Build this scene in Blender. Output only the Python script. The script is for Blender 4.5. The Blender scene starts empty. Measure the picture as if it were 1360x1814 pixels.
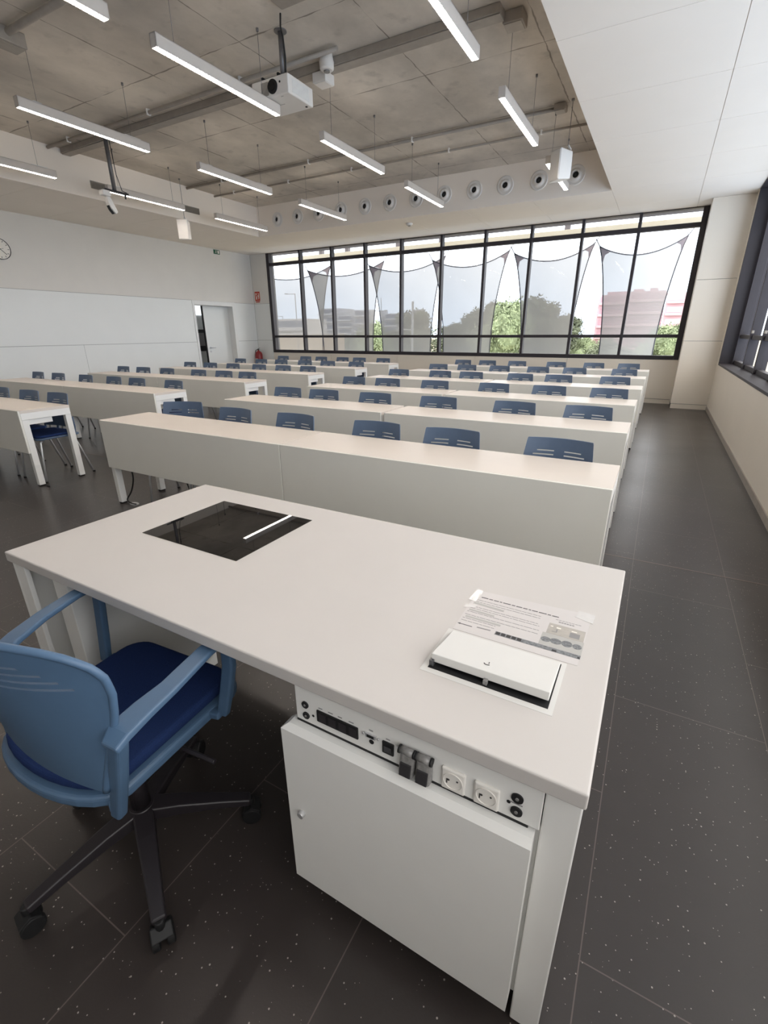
import bpy, bmesh, math, random
from mathutils import Vector, Matrix
random.seed(7)
S = bpy.context.scene
C = S.collection
PI = math.pi

# ------------------------------------------------------------------ camera
CAM_Z = 1.408
R_RIGHT = Vector((0.8728193769858278, 0.4880117692953765, -0.0055541144449528365))
R_FWD = Vector((-0.4571718381613655, 0.8135723150050063, -0.3592965330330271))
R_UP = Vector((-0.17082226304035922, 0.3161401608252123, 0.9332069187287347))
cam_d = bpy.data.cameras.new('camera')
cam_d.sensor_fit = 'VERTICAL'
cam_d.sensor_height = 36.0
cam_d.lens = 827.645 / 1814 * 36.0
cam_d.clip_start = 0.05
cam_d.clip_end = 600
cam = bpy.data.objects.new('camera', cam_d)
C.objects.link(cam)
m3 = Matrix((R_RIGHT, R_UP, -R_FWD)).transposed()
cam.matrix_world = Matrix.Translation((0, 0, CAM_Z)) @ m3.to_4x4()
S.camera = cam

# ------------------------------------------------------------------ world, exposure
S.view_settings.view_transform = 'Standard'
S.view_settings.look = 'None'
S.view_settings.gamma = 1.0
S.view_settings.exposure = 0.22
SKY = 3.8
LAMP = 48.0
w = bpy.data.worlds.new('overcast_sky')
S.world = w
w.use_nodes = True
nt = w.node_tree
nt.nodes.clear()
wo = nt.nodes.new('ShaderNodeOutputWorld')
bg = nt.nodes.new('ShaderNodeBackground')
tc = nt.nodes.new('ShaderNodeTexCoord')
sp = nt.nodes.new('ShaderNodeSeparateXYZ')
rp = nt.nodes.new('ShaderNodeValToRGB')
nt.links.new(tc.outputs['Generated'], sp.inputs[0])
nt.links.new(sp.outputs['Z'], rp.inputs[0])
rp.color_ramp.elements[0].position = 0.0
rp.color_ramp.elements[0].color = (0.74, 0.85, 1.0, 1)
rp.color_ramp.elements[1].position = 0.35
rp.color_ramp.elements[1].color = (1.0, 0.96, 0.91, 1)
nt.links.new(rp.outputs[0], bg.inputs[0])
bg.inputs[1].default_value = SKY
nt.links.new(bg.outputs[0], wo.inputs[0])

# ------------------------------------------------------------------ materials
def principled(name, col, rough=0.5, metal=0.0, spec=0.5, coat=0.0):
    m = bpy.data.materials.new(name)
    m.use_nodes = True
    b = m.node_tree.nodes['Principled BSDF']
    b.inputs['Base Color'].default_value = (*col, 1)
    b.inputs['Roughness'].default_value = rough
    b.inputs['Metallic'].default_value = metal
    b.inputs['Specular IOR Level'].default_value = spec
    b.inputs['Coat Weight'].default_value = coat
    return m

def noisy(m, scale, amount, bump=0.0, detail=4, stretch=None):
    """multiply the base colour by a soft noise and add a small bump"""
    n = m.node_tree
    b = n.nodes['Principled BSDF']
    col = tuple(b.inputs['Base Color'].default_value)
    t = n.nodes.new('ShaderNodeTexCoord')
    mp = n.nodes.new('ShaderNodeMapping')
    if stretch:
        mp.inputs['Scale'].default_value = stretch
    g = n.nodes.new('ShaderNodeNewGeometry')
    n.links.new(g.outputs['Position'], mp.inputs[0])
    no = n.nodes.new('ShaderNodeTexNoise')
    no.inputs['Scale'].default_value = scale
    no.inputs['Detail'].default_value = detail
    n.links.new(mp.outputs[0], no.inputs['Vector'])
    r = n.nodes.new('ShaderNodeValToRGB')
    r.color_ramp.elements[0].position = 0.3
    r.color_ramp.elements[1].position = 0.7
    r.color_ramp.elements[0].color = tuple(c * (1 - amount) for c in col[:3]) + (1,)
    r.color_ramp.elements[1].color = tuple(min(1, c * (1 + amount)) for c in col[:3]) + (1,)
    n.links.new(no.outputs['Fac'], r.inputs[0])
    n.links.new(r.outputs[0], b.inputs['Base Color'])
    if bump:
        bp_ = n.nodes.new('ShaderNodeBump')
        bp_.inputs['Strength'].default_value = bump
        bp_.inputs['Distance'].default_value = 0.002
        n.links.new(no.outputs['Fac'], bp_.inputs['Height'])
        n.links.new(bp_.outputs[0], b.inputs['Normal'])
    return m

def srgb(r, g, b):
    f = lambda c: (c / 255 / 12.92) if c / 255 <= 0.04045 else ((c / 255 + 0.055) / 1.055) ** 2.4
    return (f(r), f(g), f(b))

M = {}
M['wall'] = noisy(principled('warm_white_paint', srgb(224, 220, 213), 0.75), 3, 0.015)
M['panel'] = noisy(principled('pale_laminate_panel', srgb(232, 233, 230), 0.42), 2, 0.012)
M['front_board'] = noisy(principled('white_front_wall', srgb(232, 226, 217), 0.7), 2, 0.02)
M['panel_warm'] = noisy(principled('cream_laminate_panel', srgb(232, 223, 209), 0.45), 2, 0.012)
M['joint'] = principled('shadow_joint', srgb(120, 118, 116), 0.8)
M['soffit'] = noisy(principled('white_plasterboard', srgb(247, 238, 227), 0.8), 2, 0.01)
M['frame'] = noisy(principled('anthracite_aluminium', srgb(44, 39, 44), 0.55, 0.0), 8, 0.05)
M['top'] = noisy(principled('beige_white_laminate', srgb(216, 206, 196), 0.38), 6, 0.012)
M['desk'] = noisy(principled('desk_white_laminate', srgb(200, 195, 191), 0.42), 6, 0.01)
M['white_metal'] = noisy(principled('white_powder_coat', srgb(232, 231, 228), 0.45), 12, 0.01, 0.05)
M['white_plastic'] = noisy(principled('white_plastic', srgb(232, 228, 222), 0.4), 12, 0.01)
M['modesty'] = noisy(principled('grey_white_front_panel', srgb(228, 226, 218), 0.5), 5, 0.012)
M['chair_blue'] = noisy(principled('slate_blue_polypropylene', srgb(78, 95, 119), 0.42), 30, 0.03, 0.05)
M['office_blue'] = noisy(principled('steel_blue_polypropylene', srgb(78, 104, 132), 0.42), 30, 0.03, 0.05)
M['navy'] = noisy(principled('navy_fabric', srgb(34, 50, 90), 0.95, spec=0.1), 400, 0.15, 0.25)
M['chrome'] = noisy(principled('satin_steel', srgb(205, 205, 206), 0.3, 0.55), 20, 0.03)
M['black'] = noisy(principled('black_plastic', srgb(36, 32, 36), 0.45), 30, 0.05)
M['jet'] = noisy(principled('matt_black', srgb(16, 16, 18), 0.6), 30, 0.05)
M['cable'] = noisy(principled('black_cable_rubber', srgb(24, 23, 24), 0.6), 30, 0.05)
M['grey_pole'] = noisy(principled('grey_painted_tube', srgb(120, 118, 118), 0.4, 0.4), 12, 0.05)
M['zinc'] = noisy(principled('galvanised_conduit', srgb(160, 152, 142), 0.5, 0.1), 10, 0.08)
M['red'] = noisy(principled('red_enamel', srgb(140, 38, 42), 0.35), 12, 0.04)
M['sign_red'] = noisy(principled('sign_red', srgb(190, 62, 36), 0.6), 30, 0.04)
M['sign_white'] = noisy(principled('sign_white', srgb(238, 232, 222), 0.6), 30, 0.02)
M['sign_green'] = noisy(principled('sign_green', srgb(28, 92, 66), 0.6), 30, 0.04)
M['lid_white'] = noisy(principled('matt_white_lid', srgb(216, 214, 210), 0.5), 14, 0.01)
M['lamp_body'] = noisy(principled('lamp_off_white_coat', srgb(208, 200, 192), 0.5), 14, 0.01)
M['paper'] = noisy(principled('laminated_paper', srgb(206, 201, 199), 0.3), 14, 0.015)
M['ink'] = noisy(principled('black_ink', srgb(48, 46, 48), 0.5), 40, 0.05)
M['ink_grey'] = noisy(principled('grey_ink', srgb(140, 138, 138), 0.5), 40, 0.05)
M['ink_pale'] = noisy(principled('pale_grey_ink', srgb(178, 176, 172), 0.5), 40, 0.03)
M['print_grey'] = noisy(principled('photo_print_grey', srgb(120, 122, 124), 0.4), 200, 0.4)
M['print_tan'] = noisy(principled('photo_print_tan', srgb(176, 170, 162), 0.4), 60, 0.08)
M['tape'] = noisy(principled('glossy_tape', srgb(216, 213, 211), 0.14), 60, 0.03)
M['smoke'] = noisy(principled('smoked_plastic', srgb(72, 72, 74), 0.2), 120, 0.25)
M['smoke_pale'] = noisy(principled('hazy_plastic', srgb(132, 130, 128), 0.25), 120, 0.2)
M['vent'] = noisy(principled('vent_grey', srgb(150, 144, 136), 0.5, 0.2), 40, 0.05)
M['corridor_dark'] = noisy(principled('dark_rail', srgb(40, 38, 40), 0.5), 12, 0.05)
M['corridor_grey'] = noisy(principled('corridor_grey_panel', srgb(150, 146, 146), 0.6), 12, 0.05)
M['cream_beam'] = noisy(principled('cream_facade_beam', srgb(200, 192, 172), 0.6), 3, 0.04)
M['eaves'] = noisy(principled('facade_underside_grey', srgb(98, 94, 98), 0.7), 3, 0.04)
M['fin'] = noisy(principled('net_patch_taupe', srgb(120, 110, 114), 0.7), 6, 0.06)
M['net_cable'] = noisy(principled('net_edge_cable', srgb(60, 58, 64), 0.5), 20, 0.05)
M['trunk'] = noisy(principled('bark', srgb(96, 82, 70), 0.9), 8, 0.2)
M['leaf_dark'] = noisy(principled('dark_olive_foliage', srgb(96, 104, 84), 0.8), 0.8, 0.35)
M['leaf_mid'] = noisy(principled('grey_green_foliage', srgb(120, 128, 104), 0.8), 0.8, 0.35)
M['leaf_light'] = noisy(principled('bright_green_foliage', srgb(134, 146, 112), 0.8), 0.8, 0.35)
M['ground'] = noisy(principled('dry_scrub_ground', srgb(168, 160, 138), 0.95), 0.05, 0.15)
M['sand'] = noisy(principled('pale_paved_lot', srgb(196, 178, 156), 0.95), 0.1, 0.06)
M['pink'] = noisy(principled('dusty_pink_render', srgb(204, 168, 176), 0.8), 0.3, 0.05)
M['pink_dark'] = noisy(principled('deep_pink_recess', srgb(182, 146, 156), 0.8), 0.3, 0.06)
M['bld_grey'] = noisy(principled('far_grey_render', srgb(186, 190, 200), 0.8), 0.3, 0.05)
M['bld_pale'] = noisy(principled('far_white_render', srgb(206, 204, 206), 0.8), 0.3, 0.04)
M['bld_window'] = noisy(principled('far_window_band', srgb(110, 118, 138), 0.5), 0.3, 0.08)
M['street_pole'] = noisy(principled('street_pole_grey', srgb(150, 152, 156), 0.5), 2, 0.04)

# glass: mostly see-through with a faint reflection
g = bpy.data.materials.new('window_glass')
g.use_nodes = True
n = g.node_tree
n.nodes.clear()
o_ = n.nodes.new('ShaderNodeOutputMaterial')
tr = n.nodes.new('ShaderNodeBsdfTransparent')
tr.inputs[0].default_value = (0.95, 0.96, 0.97, 1)
gl = n.nodes.new('ShaderNodeBsdfGlossy')
gl.inputs['Roughness'].default_value = 0.02
mx = n.nodes.new('ShaderNodeMixShader')
mx.inputs[0].default_value = 0.006
n.links.new(tr.outputs[0], mx.inputs[1])
n.links.new(gl.outputs[0], mx.inputs[2])
n.links.new(mx.outputs[0], o_.inputs[0])
M['glass'] = g

# woven shade net: half open weave
g = bpy.data.materials.new('woven_shade_net')
g.use_nodes = True
n = g.node_tree
n.nodes.clear()
o_ = n.nodes.new('ShaderNodeOutputMaterial')
tr = n.nodes.new('ShaderNodeBsdfTransparent')
df = n.nodes.new('ShaderNodeBsdfDiffuse')
df.inputs[0].default_value = (*srgb(158, 154, 148), 1)
mx = n.nodes.new('ShaderNodeMixShader')
geo = n.nodes.new('ShaderNodeNewGeometry')
no = n.nodes.new('ShaderNodeTexNoise')
no.inputs['Scale'].default_value = 1.5
n.links.new(geo.outputs['Position'], no.inputs['Vector'])
mr = n.nodes.new('ShaderNodeMapRange')
mr.inputs['To Min'].default_value = 0.825
mr.inputs['To Max'].default_value = 0.86
n.links.new(no.outputs['Fac'], mr.inputs[0])
n.links.new(mr.outputs[0], mx.inputs[0])
n.links.new(tr.outputs[0], mx.inputs[1])
n.links.new(df.outputs[0], mx.inputs[2])
n.links.new(mx.outputs[0], o_.inputs[0])
M['net'] = g

# lamp diffuser
g = bpy.data.materials.new('lit_lamp_diffuser')
g.use_nodes = True
n = g.node_tree
n.nodes.clear()
o_ = n.nodes.new('ShaderNodeOutputMaterial')
em = n.nodes.new('ShaderNodeEmission')
em.inputs[0].default_value = (1.0, 0.90, 0.80, 1)
em.inputs[1].default_value = LAMP
n.links.new(em.outputs[0], o_.inputs[0])
M['lit'] = g

g = bpy.data.materials.new('added_uplight_glow')  # added glow that brightens the concrete slab, not a known lamp part
g.use_nodes = True
n = g.node_tree
n.nodes.clear()
o_ = n.nodes.new('ShaderNodeOutputMaterial')
em = n.nodes.new('ShaderNodeEmission')
em.inputs[0].default_value = (1.0, 0.90, 0.80, 1)
em.inputs[1].default_value = 6.0
n.links.new(em.outputs[0], o_.inputs[0])
M['added_uplight'] = g

# lit corridor window
g = bpy.data.materials.new('lit_corridor_window')
g.use_nodes = True
n = g.node_tree
n.nodes.clear()
o_ = n.nodes.new('ShaderNodeOutputMaterial')
em = n.nodes.new('ShaderNodeEmission')
em.inputs[0].default_value = (0.9, 0.95, 1.0, 1)
em.inputs[1].default_value = 1.3
n.links.new(em.outputs[0], o_.inputs[0])
M['corridor_light'] = g

# screen glass set into the desk
M['screen'] = principled('black_screen_glass', srgb(22, 21, 22), 0.012, spec=0.6)
noisy(M['screen'], 3, 0.1)

# floor: dark speckled tiles in running bond
g = bpy.data.materials.new('dark_speckled_floor_tile')
g.use_nodes = True
n = g.node_tree
b = n.nodes['Principled BSDF']
geo = n.nodes.new('ShaderNodeNewGeometry')
mp = n.nodes.new('ShaderNodeMapping')
mp.inputs['Rotation'].default_value = (0, 0, PI / 2)
mp.inputs['Location'].default_value = (0.30, -0.08, 0)
n.links.new(geo.outputs['Position'], mp.inputs[0])
br = n.nodes.new('ShaderNodeTexBrick')
br.offset = 0.5
br.inputs['Scale'].default_value = 1.0
br.inputs['Brick Width'].default_value = 1.0
br.inputs['Row Height'].default_value = 0.50
br.inputs['Mortar Size'].default_value = 0.0018
br.inputs['Mortar Smooth'].default_value = 0.3
br.inputs['Color1'].default_value = (*srgb(54, 49, 47), 1)
br.inputs['Color2'].default_value = (*srgb(57, 51, 49), 1)
br.inputs['Mortar'].default_value = (*srgb(98, 88, 84), 1)
n.links.new(mp.outputs[0], br.inputs['Vector'])
no = n.nodes.new('ShaderNodeTexNoise')
no.inputs['Scale'].default_value = 9
no.inputs['Detail'].default_value = 8
n.links.new(geo.outputs['Position'], no.inputs['Vector'])
mr = n.nodes.new('ShaderNodeMapRange')
mr.inputs['To Min'].default_value = 0.86
mr.inputs['To Max'].default_value = 1.14
n.links.new(no.outputs['Fac'], mr.inputs[0])
mul = n.nodes.new('ShaderNodeVectorMath')
mul.operation = 'SCALE'
n.links.new(br.outputs['Color'], mul.inputs[0])
n.links.new(mr.outputs[0], mul.inputs['Scale'])
# speckles
vo = n.nodes.new('ShaderNodeTexVoronoi')
vo.inputs['Scale'].default_value = 90
n.links.new(geo.outputs['Position'], vo.inputs['Vector'])
sepc = n.nodes.new('ShaderNodeSeparateColor')
n.links.new(vo.outputs['Color'], sepc.inputs[0])
thr = n.nodes.new('ShaderNodeMath'); thr.operation = 'MULTIPLY'
n.links.new(sepc.outputs[0], thr.inputs[0]); n.links.new(sepc.outputs[0], thr.inputs[1])
thr2 = n.nodes.new('ShaderNodeMath'); thr2.operation = 'MULTIPLY'; thr2.inputs[1].default_value = 0.20
n.links.new(thr.outputs[0], thr2.inputs[0])
lt = n.nodes.new('ShaderNodeMath'); lt.operation = 'LESS_THAN'
n.links.new(vo.outputs['Distance'], lt.inputs[0])
pw = n.nodes.new('ShaderNodeMath'); pw.operation = 'POWER'; pw.inputs[1].default_value = 3
n.links.new(sepc.outputs[0], pw.inputs[0])
sc_ = n.nodes.new('ShaderNodeMath'); sc_.operation = 'MULTIPLY'; sc_.inputs[1].default_value = 0.20
n.links.new(pw.outputs[0], sc_.inputs[0])
n.links.new(sc_.outputs[0], lt.inputs[1])
mix = n.nodes.new('ShaderNodeMix'); mix.data_type = 'RGBA'
n.links.new(lt.outputs[0], mix.inputs['Factor'])
n.links.new(mul.outputs[0], mix.inputs[6])
mix.inputs[7].default_value = (*srgb(165, 158, 150), 1)
n.links.new(mix.outputs[2], b.inputs['Base Color'])
n2 = n.nodes.new('ShaderNodeTexNoise'); n2.inputs['Scale'].default_value = 1.2
n.links.new(geo.outputs['Position'], n2.inputs['Vector'])
mr2 = n.nodes.new('ShaderNodeMapRange'); mr2.inputs['To Min'].default_value = 0.26; mr2.inputs['To Max'].default_value = 0.38
n.links.new(n2.outputs['Fac'], mr2.inputs[0])
n.links.new(mr2.outputs[0], b.inputs['Roughness'])
n3 = n.nodes.new('ShaderNodeTexNoise'); n3.inputs['Scale'].default_value = 160
n.links.new(geo.outputs['Position'], n3.inputs['Vector'])
bu = n.nodes.new('ShaderNodeBump'); bu.inputs['Strength'].default_value = 0.25; bu.inputs['Distance'].default_value = 0.001
n.links.new(n3.outputs['Fac'], bu.inputs['Height'])
n.links.new(bu.outputs[0], b.inputs['Normal'])
M['floor'] = g

# concrete slab with board joints
g = bpy.data.materials.new('bare_concrete_slab')
g.use_nodes = True
n = g.node_tree
b = n.nodes['Principled BSDF']
b.inputs['Roughness'].default_value = 0.65
geo = n.nodes.new('ShaderNodeNewGeometry')
mp = n.nodes.new('ShaderNodeMapping')
mp.inputs['Location'].default_value = (1.50, -6.0 + 1.5 * 6, 0)
n.links.new(geo.outputs['Position'], mp.inputs[0])
wob = n.nodes.new('ShaderNodeTexNoise'); wob.inputs['Scale'].default_value = 6
n.links.new(geo.outputs['Position'], wob.inputs['Vector'])
wadd = n.nodes.new('ShaderNodeVectorMath'); wadd.operation = 'MULTIPLY_ADD'
n.links.new(wob.outputs['Color'], wadd.inputs[0])
wadd.inputs[1].default_value = (0.03, 0.03, 0)
n.links.new(mp.outputs[0], wadd.inputs[2])
br = n.nodes.new('ShaderNodeTexBrick')
br.offset = 0.0
br.inputs['Scale'].default_value = 1.0
br.inputs['Brick Width'].default_value = 1.3
br.inputs['Row Height'].default_value = 1.5
br.inputs['Mortar Size'].default_value = 0.011
br.inputs['Mortar Smooth'].default_value = 0.8
br.inputs['Color1'].default_value = (*srgb(208, 199, 187), 1)
br.inputs['Color2'].default_value = (*srgb(218, 209, 196), 1)
br.inputs['Mortar'].default_value = (*srgb(140, 130, 118), 1)
n.links.new(wadd.outputs[0], br.inputs['Vector'])
jn = n.nodes.new('ShaderNodeTexNoise'); jn.inputs['Scale'].default_value = 2.2; jn.inputs['Detail'].default_value = 5
n.links.new(geo.outputs['Position'], jn.inputs['Vector'])
jm = n.nodes.new('ShaderNodeMapRange'); jm.inputs['From Min'].default_value = 0.40; jm.inputs['From Max'].default_value = 0.62
jm.inputs['To Min'].default_value = 0.001; jm.inputs['To Max'].default_value = 0.017
n.links.new(jn.outputs['Fac'], jm.inputs[0]); n.links.new(jm.outputs[0], br.inputs['Mortar Size'])
n1 = n.nodes.new('ShaderNodeTexNoise'); n1.inputs['Scale'].default_value = 0.9; n1.inputs['Detail'].default_value = 9; n1.inputs['Roughness'].default_value = 0.62
mps = n.nodes.new('ShaderNodeMapping'); mps.inputs['Scale'].default_value = (1.0, 0.7, 1)
n.links.new(geo.outputs['Position'], mps.inputs[0])
n.links.new(mps.outputs[0], n1.inputs['Vector'])
mr = n.nodes.new('ShaderNodeMapRange'); mr.inputs['From Min'].default_value = 0.3; mr.inputs['From Max'].default_value = 0.7
mr.inputs['To Min'].default_value = 0.62; mr.inputs['To Max'].default_value = 1.16
n.links.new(n1.outputs['Fac'], mr.inputs[0])
mul = n.nodes.new('ShaderNodeVectorMath'); mul.operation = 'SCALE'
n.links.new(br.outputs['Color'], mul.inputs[0]); n.links.new(mr.outputs[0], mul.inputs['Scale'])
sn = n.nodes.new('ShaderNodeTexNoise'); sn.inputs['Scale'].default_value = 5; sn.inputs['Detail'].default_value = 6
n.links.new(geo.outputs['Position'], sn.inputs['Vector'])
sr = n.nodes.new('ShaderNodeMapRange'); sr.inputs['From Min'].default_value = 0.60; sr.inputs['From Max'].default_value = 0.75
sr.inputs['To Min'].default_value = 1.0; sr.inputs['To Max'].default_value = 0.78
n.links.new(sn.outputs['Fac'], sr.inputs[0])
mul2 = n.nodes.new('ShaderNodeVectorMath'); mul2.operation = 'SCALE'
n.links.new(mul.outputs[0], mul2.inputs[0]); n.links.new(sr.outputs[0], mul2.inputs['Scale'])
n.links.new(mul2.outputs[0], b.inputs['Base Color'])
bu = n.nodes.new('ShaderNodeBump'); bu.inputs['Strength'].default_value = 0.3; bu.inputs['Distance'].default_value = 0.01
n.links.new(n1.outputs['Fac'], bu.inputs['Height'])
n.links.new(bu.outputs[0], b.inputs['Normal'])
M['concrete'] = g

# ------------------------------------------------------------------ helpers
def box(bm, x0, x1, y0, y1, z0, z1, mi=0):
    vs = [bm.verts.new(p) for p in ((x0, y0, z0), (x1, y0, z0), (x1, y1, z0), (x0, y1, z0),
                                    (x0, y0, z1), (x1, y0, z1), (x1, y1, z1), (x0, y1, z1))]
    for f in ((0, 3, 2, 1), (4, 5, 6, 7), (0, 1, 5, 4), (1, 2, 6, 5), (2, 3, 7, 6), (3, 0, 4, 7)):
        fc = bm.faces.new([vs[i] for i in f])
        fc.material_index = mi
    return vs

def hexa(bm, pts, mi=0):
    vs = [bm.verts.new(p) for p in pts]
    for f in ((0, 3, 2, 1), (4, 5, 6, 7), (0, 1, 5, 4), (1, 2, 6, 5), (2, 3, 7, 6), (3, 0, 4, 7)):
        bm.faces.new([vs[i] for i in f]).material_index = mi

def tube(bm, pts, r, seg=10, mi=0, caps=True):
    """round tube along a polyline; r a number or a list"""
    pts = [Vector(p) for p in pts]
    rings = []
    up = None
    for i, p in enumerate(pts):
        if i == 0: d = pts[1] - p
        elif i == len(pts) - 1: d = p - pts[i - 1]
        else: d = (pts[i + 1] - p).normalized() + (p - pts[i - 1]).normalized()
        d = d.normalized() if d.length > 1e-9 else Vector((0, 0, 1))
        if up is None:
            up = Vector((0, 0, 1)) if abs(d.z) < 0.9 else Vector((1, 0, 0))
        a = d.cross(up).normalized()
        bb = a.cross(d).normalized()
        up = bb
        rr = r[i] if isinstance(r, (list, tuple)) else r
        rings.append([bm.verts.new(p + a * (rr * math.cos(2 * PI * k / seg)) + bb * (rr * math.sin(2 * PI * k / seg))) for k in range(seg)])
    for i in range(len(rings) - 1):
        for k in range(seg):
            f = bm.faces.new((rings[i][k], rings[i][(k + 1) % seg], rings[i + 1][(k + 1) % seg], rings[i + 1][k]))
            f.material_index = mi
            f.smooth = True
    if caps:
        bm.faces.new(rings[0][::-1]).material_index = mi
        bm.faces.new(rings[-1]).material_index = mi

def strap(bm, pts, w, t, side, mi=0):
    """flat bar of width w (along side) and thickness t swept along pts"""
    pts = [Vector(p) for p in pts]
    side = Vector(side).normalized()
    rings = []
    for i, p in enumerate(pts):
        d = (pts[min(i + 1, len(pts) - 1)] - pts[max(i - 1, 0)]).normalized()
        nn = side.cross(d).normalized()
        ww = w[i] if isinstance(w, (list, tuple)) else w
        tt = t[i] if isinstance(t, (list, tuple)) else t
        rings.append([bm.verts.new(p + side * (ww / 2 * a) + nn * (tt / 2 * b_)) for a, b_ in ((-1, -1), (1, -1), (1, 1), (-1, 1))])
    for i in range(len(rings) - 1):
        for k in range(4):
            bm.faces.new((rings[i][k], rings[i][(k + 1) % 4], rings[i + 1][(k + 1) % 4], rings[i + 1][k])).material_index = mi
    bm.faces.new(rings[0][::-1]).material_index = mi
    bm.faces.new(rings[-1]).material_index = mi

def disc_y(bm, x, y, z, r, depth=0.004, seg=20, mi=0):
    """short cylinder along Y, front face at y-depth"""
    tube(bm, [(x, y, z), (x, y - depth, z)], r, seg, mi)

def prism(bm, outline, z0, z1, mi=0):
    """extrude an xy outline (counter-clockwise) from z0 to z1"""
    lo = [bm.verts.new((x, y, z0)) for x, y in outline]
    hi = [bm.verts.new((x, y, z1)) for x, y in outline]
    bm.faces.new(lo[::-1]).material_index = mi
    bm.faces.new(hi).material_index = mi
    k = len(outline)
    for i in range(k):
        bm.faces.new((lo[i], lo[(i + 1) % k], hi[(i + 1) % k], hi[i])).material_index = mi

def rounded(x0, x1, y0, y1, r, seg=6):
    pts = []
    for cx, cy, a0 in ((x1 - r, y0 + r, -PI / 2), (x1 - r, y1 - r, 0), (x0 + r, y1 - r, PI / 2), (x0 + r, y0 + r, PI)):
        for k in range(seg + 1):
            a = a0 + k * PI / 2 / seg
            pts.append((cx + r * math.cos(a), cy + r * math.sin(a)))
    return pts

def world_loc(o):
    v = Vector((0, 0, 0))
    while o is not None:
        v += o.location
        o = o.parent
    return v

def obj(name, bm, mats, parent=None, world=False, bevel=0.0, smooth=False, seg=2):
    me = bpy.data.meshes.new(name)
    if world and parent is not None:
        bmesh.ops.translate(bm, verts=bm.verts, vec=-world_loc(parent))
    bmesh.ops.recalc_face_normals(bm, faces=bm.faces)
    bm.to_mesh(me)
    bm.free()
    for m in (mats if isinstance(mats, (list, tuple)) else [mats]):
        me.materials.append(M[m] if isinstance(m, str) else m)
    o = bpy.data.objects.new(name, me)
    C.objects.link(o)
    if parent is not None:
        o.parent = parent
    if name == 'backrest':
        me.set_sharp_from_angle(angle=0.6)
    if smooth:
        for p in me.polygons:
            p.use_smooth = True
    if bevel:
        bv = o.modifiers.new('bevel', 'BEVEL')
        bv.width = bevel
        bv.segments = seg
        bv.limit_method = 'ANGLE'
        bv.angle_limit = 0.7
        bv.harden_normals = False
    return o

def tag(o, label, cat, group=None):
    o['label'] = label
    o['category'] = cat
    if group:
        o['group'] = group
    return o

def thing(name, label, cat, loc, rz=0.0, group=None):
    o = bpy.data.objects.new(name, None)
    o.empty_display_size = 0.1
    C.objects.link(o)
    o.location = loc
    o.rotation_euler = (0, 0, rz)
    return tag(o, label, cat, group)

def single(name, bm, mats, label, cat, group=None, **kw):
    """a thing that is one mesh given in world coordinates; its origin goes to its base"""
    xs = [v.co.x for v in bm.verts]; ys = [v.co.y for v in bm.verts]; zs = [v.co.z for v in bm.verts]
    base = Vector(((min(xs) + max(xs)) / 2, (min(ys) + max(ys)) / 2, min(zs)))
    bmesh.ops.translate(bm, verts=bm.verts, vec=-base)
    o = obj(name, bm, mats, **kw)
    o.location = base
    return tag(o, label, cat, group)

def struct(name, bm, mats, parent=None, **kw):
    o = obj(name, bm, mats, parent, **kw)
    if parent is None:
        o['kind'] = 'structure'
    return o

def copy_tree(o, parent=None):
    c = o.copy()
    C.objects.link(c)
    if parent is not None:
        c.parent = parent
    for ch in list(o.children):
        copy_tree(ch, c)
    return c

B = bmesh.new

# ------------------------------------------------------------------ room shell
XL, XR = -10.73, 0.94
YF, YB = -3.0, 11.33
ZS, ZC = 3.484, 4.07
bm = B(); box(bm, XL - 0.6, XR + 0.6, YF - 0.2, YB + 0.5, -0.15, 0.0)
struct('floor', bm, 'floor')
# a brighter threshold joint that runs straight across the room
bm = B(); box(bm, XL, XR, 3.208, 3.214, 0.0, 0.0012)
struct('trim_1', bm, principled('pale_floor_joint', srgb(132, 118, 112), 0.5))

DY0, DY1, DZ = 9.14, 10.44, 2.10           # doorway in the left wall
bm = B()
# backing
box(bm, XL - 0.249, XL - 0.012, YF, DY0 - 0.069, 0, 4.2, 1)
box(bm, XL - 0.249, XL - 0.012, DY1 + 0.099, YB + 0.2, 0, 4.2, 1)
box(bm, XL - 0.249, XL - 0.012, DY0 - 0.069, DY1 + 0.099, DZ + 0.104, 4.2, 1)
# facing boards with open joints
gpt = 0.006
def board(y0, y1, z0, z1, mi):
    box(bm, XL - 0.014, XL, y0 + gpt / 2, y1 - gpt / 2, z0 + gpt / 2, z1 - gpt / 2, mi)
board(YF, YB, 2.205, ZS + 0.01, 0)
board(YF, 4.2, 0.06, 1.19, 2); board(4.2, 6.10, 0.06, 1.19, 2); board(6.10, 9.07, 0.06, 1.19, 2)
board(YF, 4.2, 1.19, 2.205, 2); board(4.2, 9.07, 1.19, 2.205, 2)
board(10.54, YB, 0.06, 1.19, 2); board(10.54, YB, 1.19, 2.205, 2)
struct('wall_left', bm, ['wall', 'joint', 'panel'])
bm = B()
box(bm, XL - 0.012, XL - 0.004, YF, DY0 - 0.07, 0, 0.06); box(bm, XL - 0.012, XL - 0.004, DY1 + 0.1, YB, 0, 0.06)
struct('baseboard_left', bm, 'white_metal')

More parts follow.
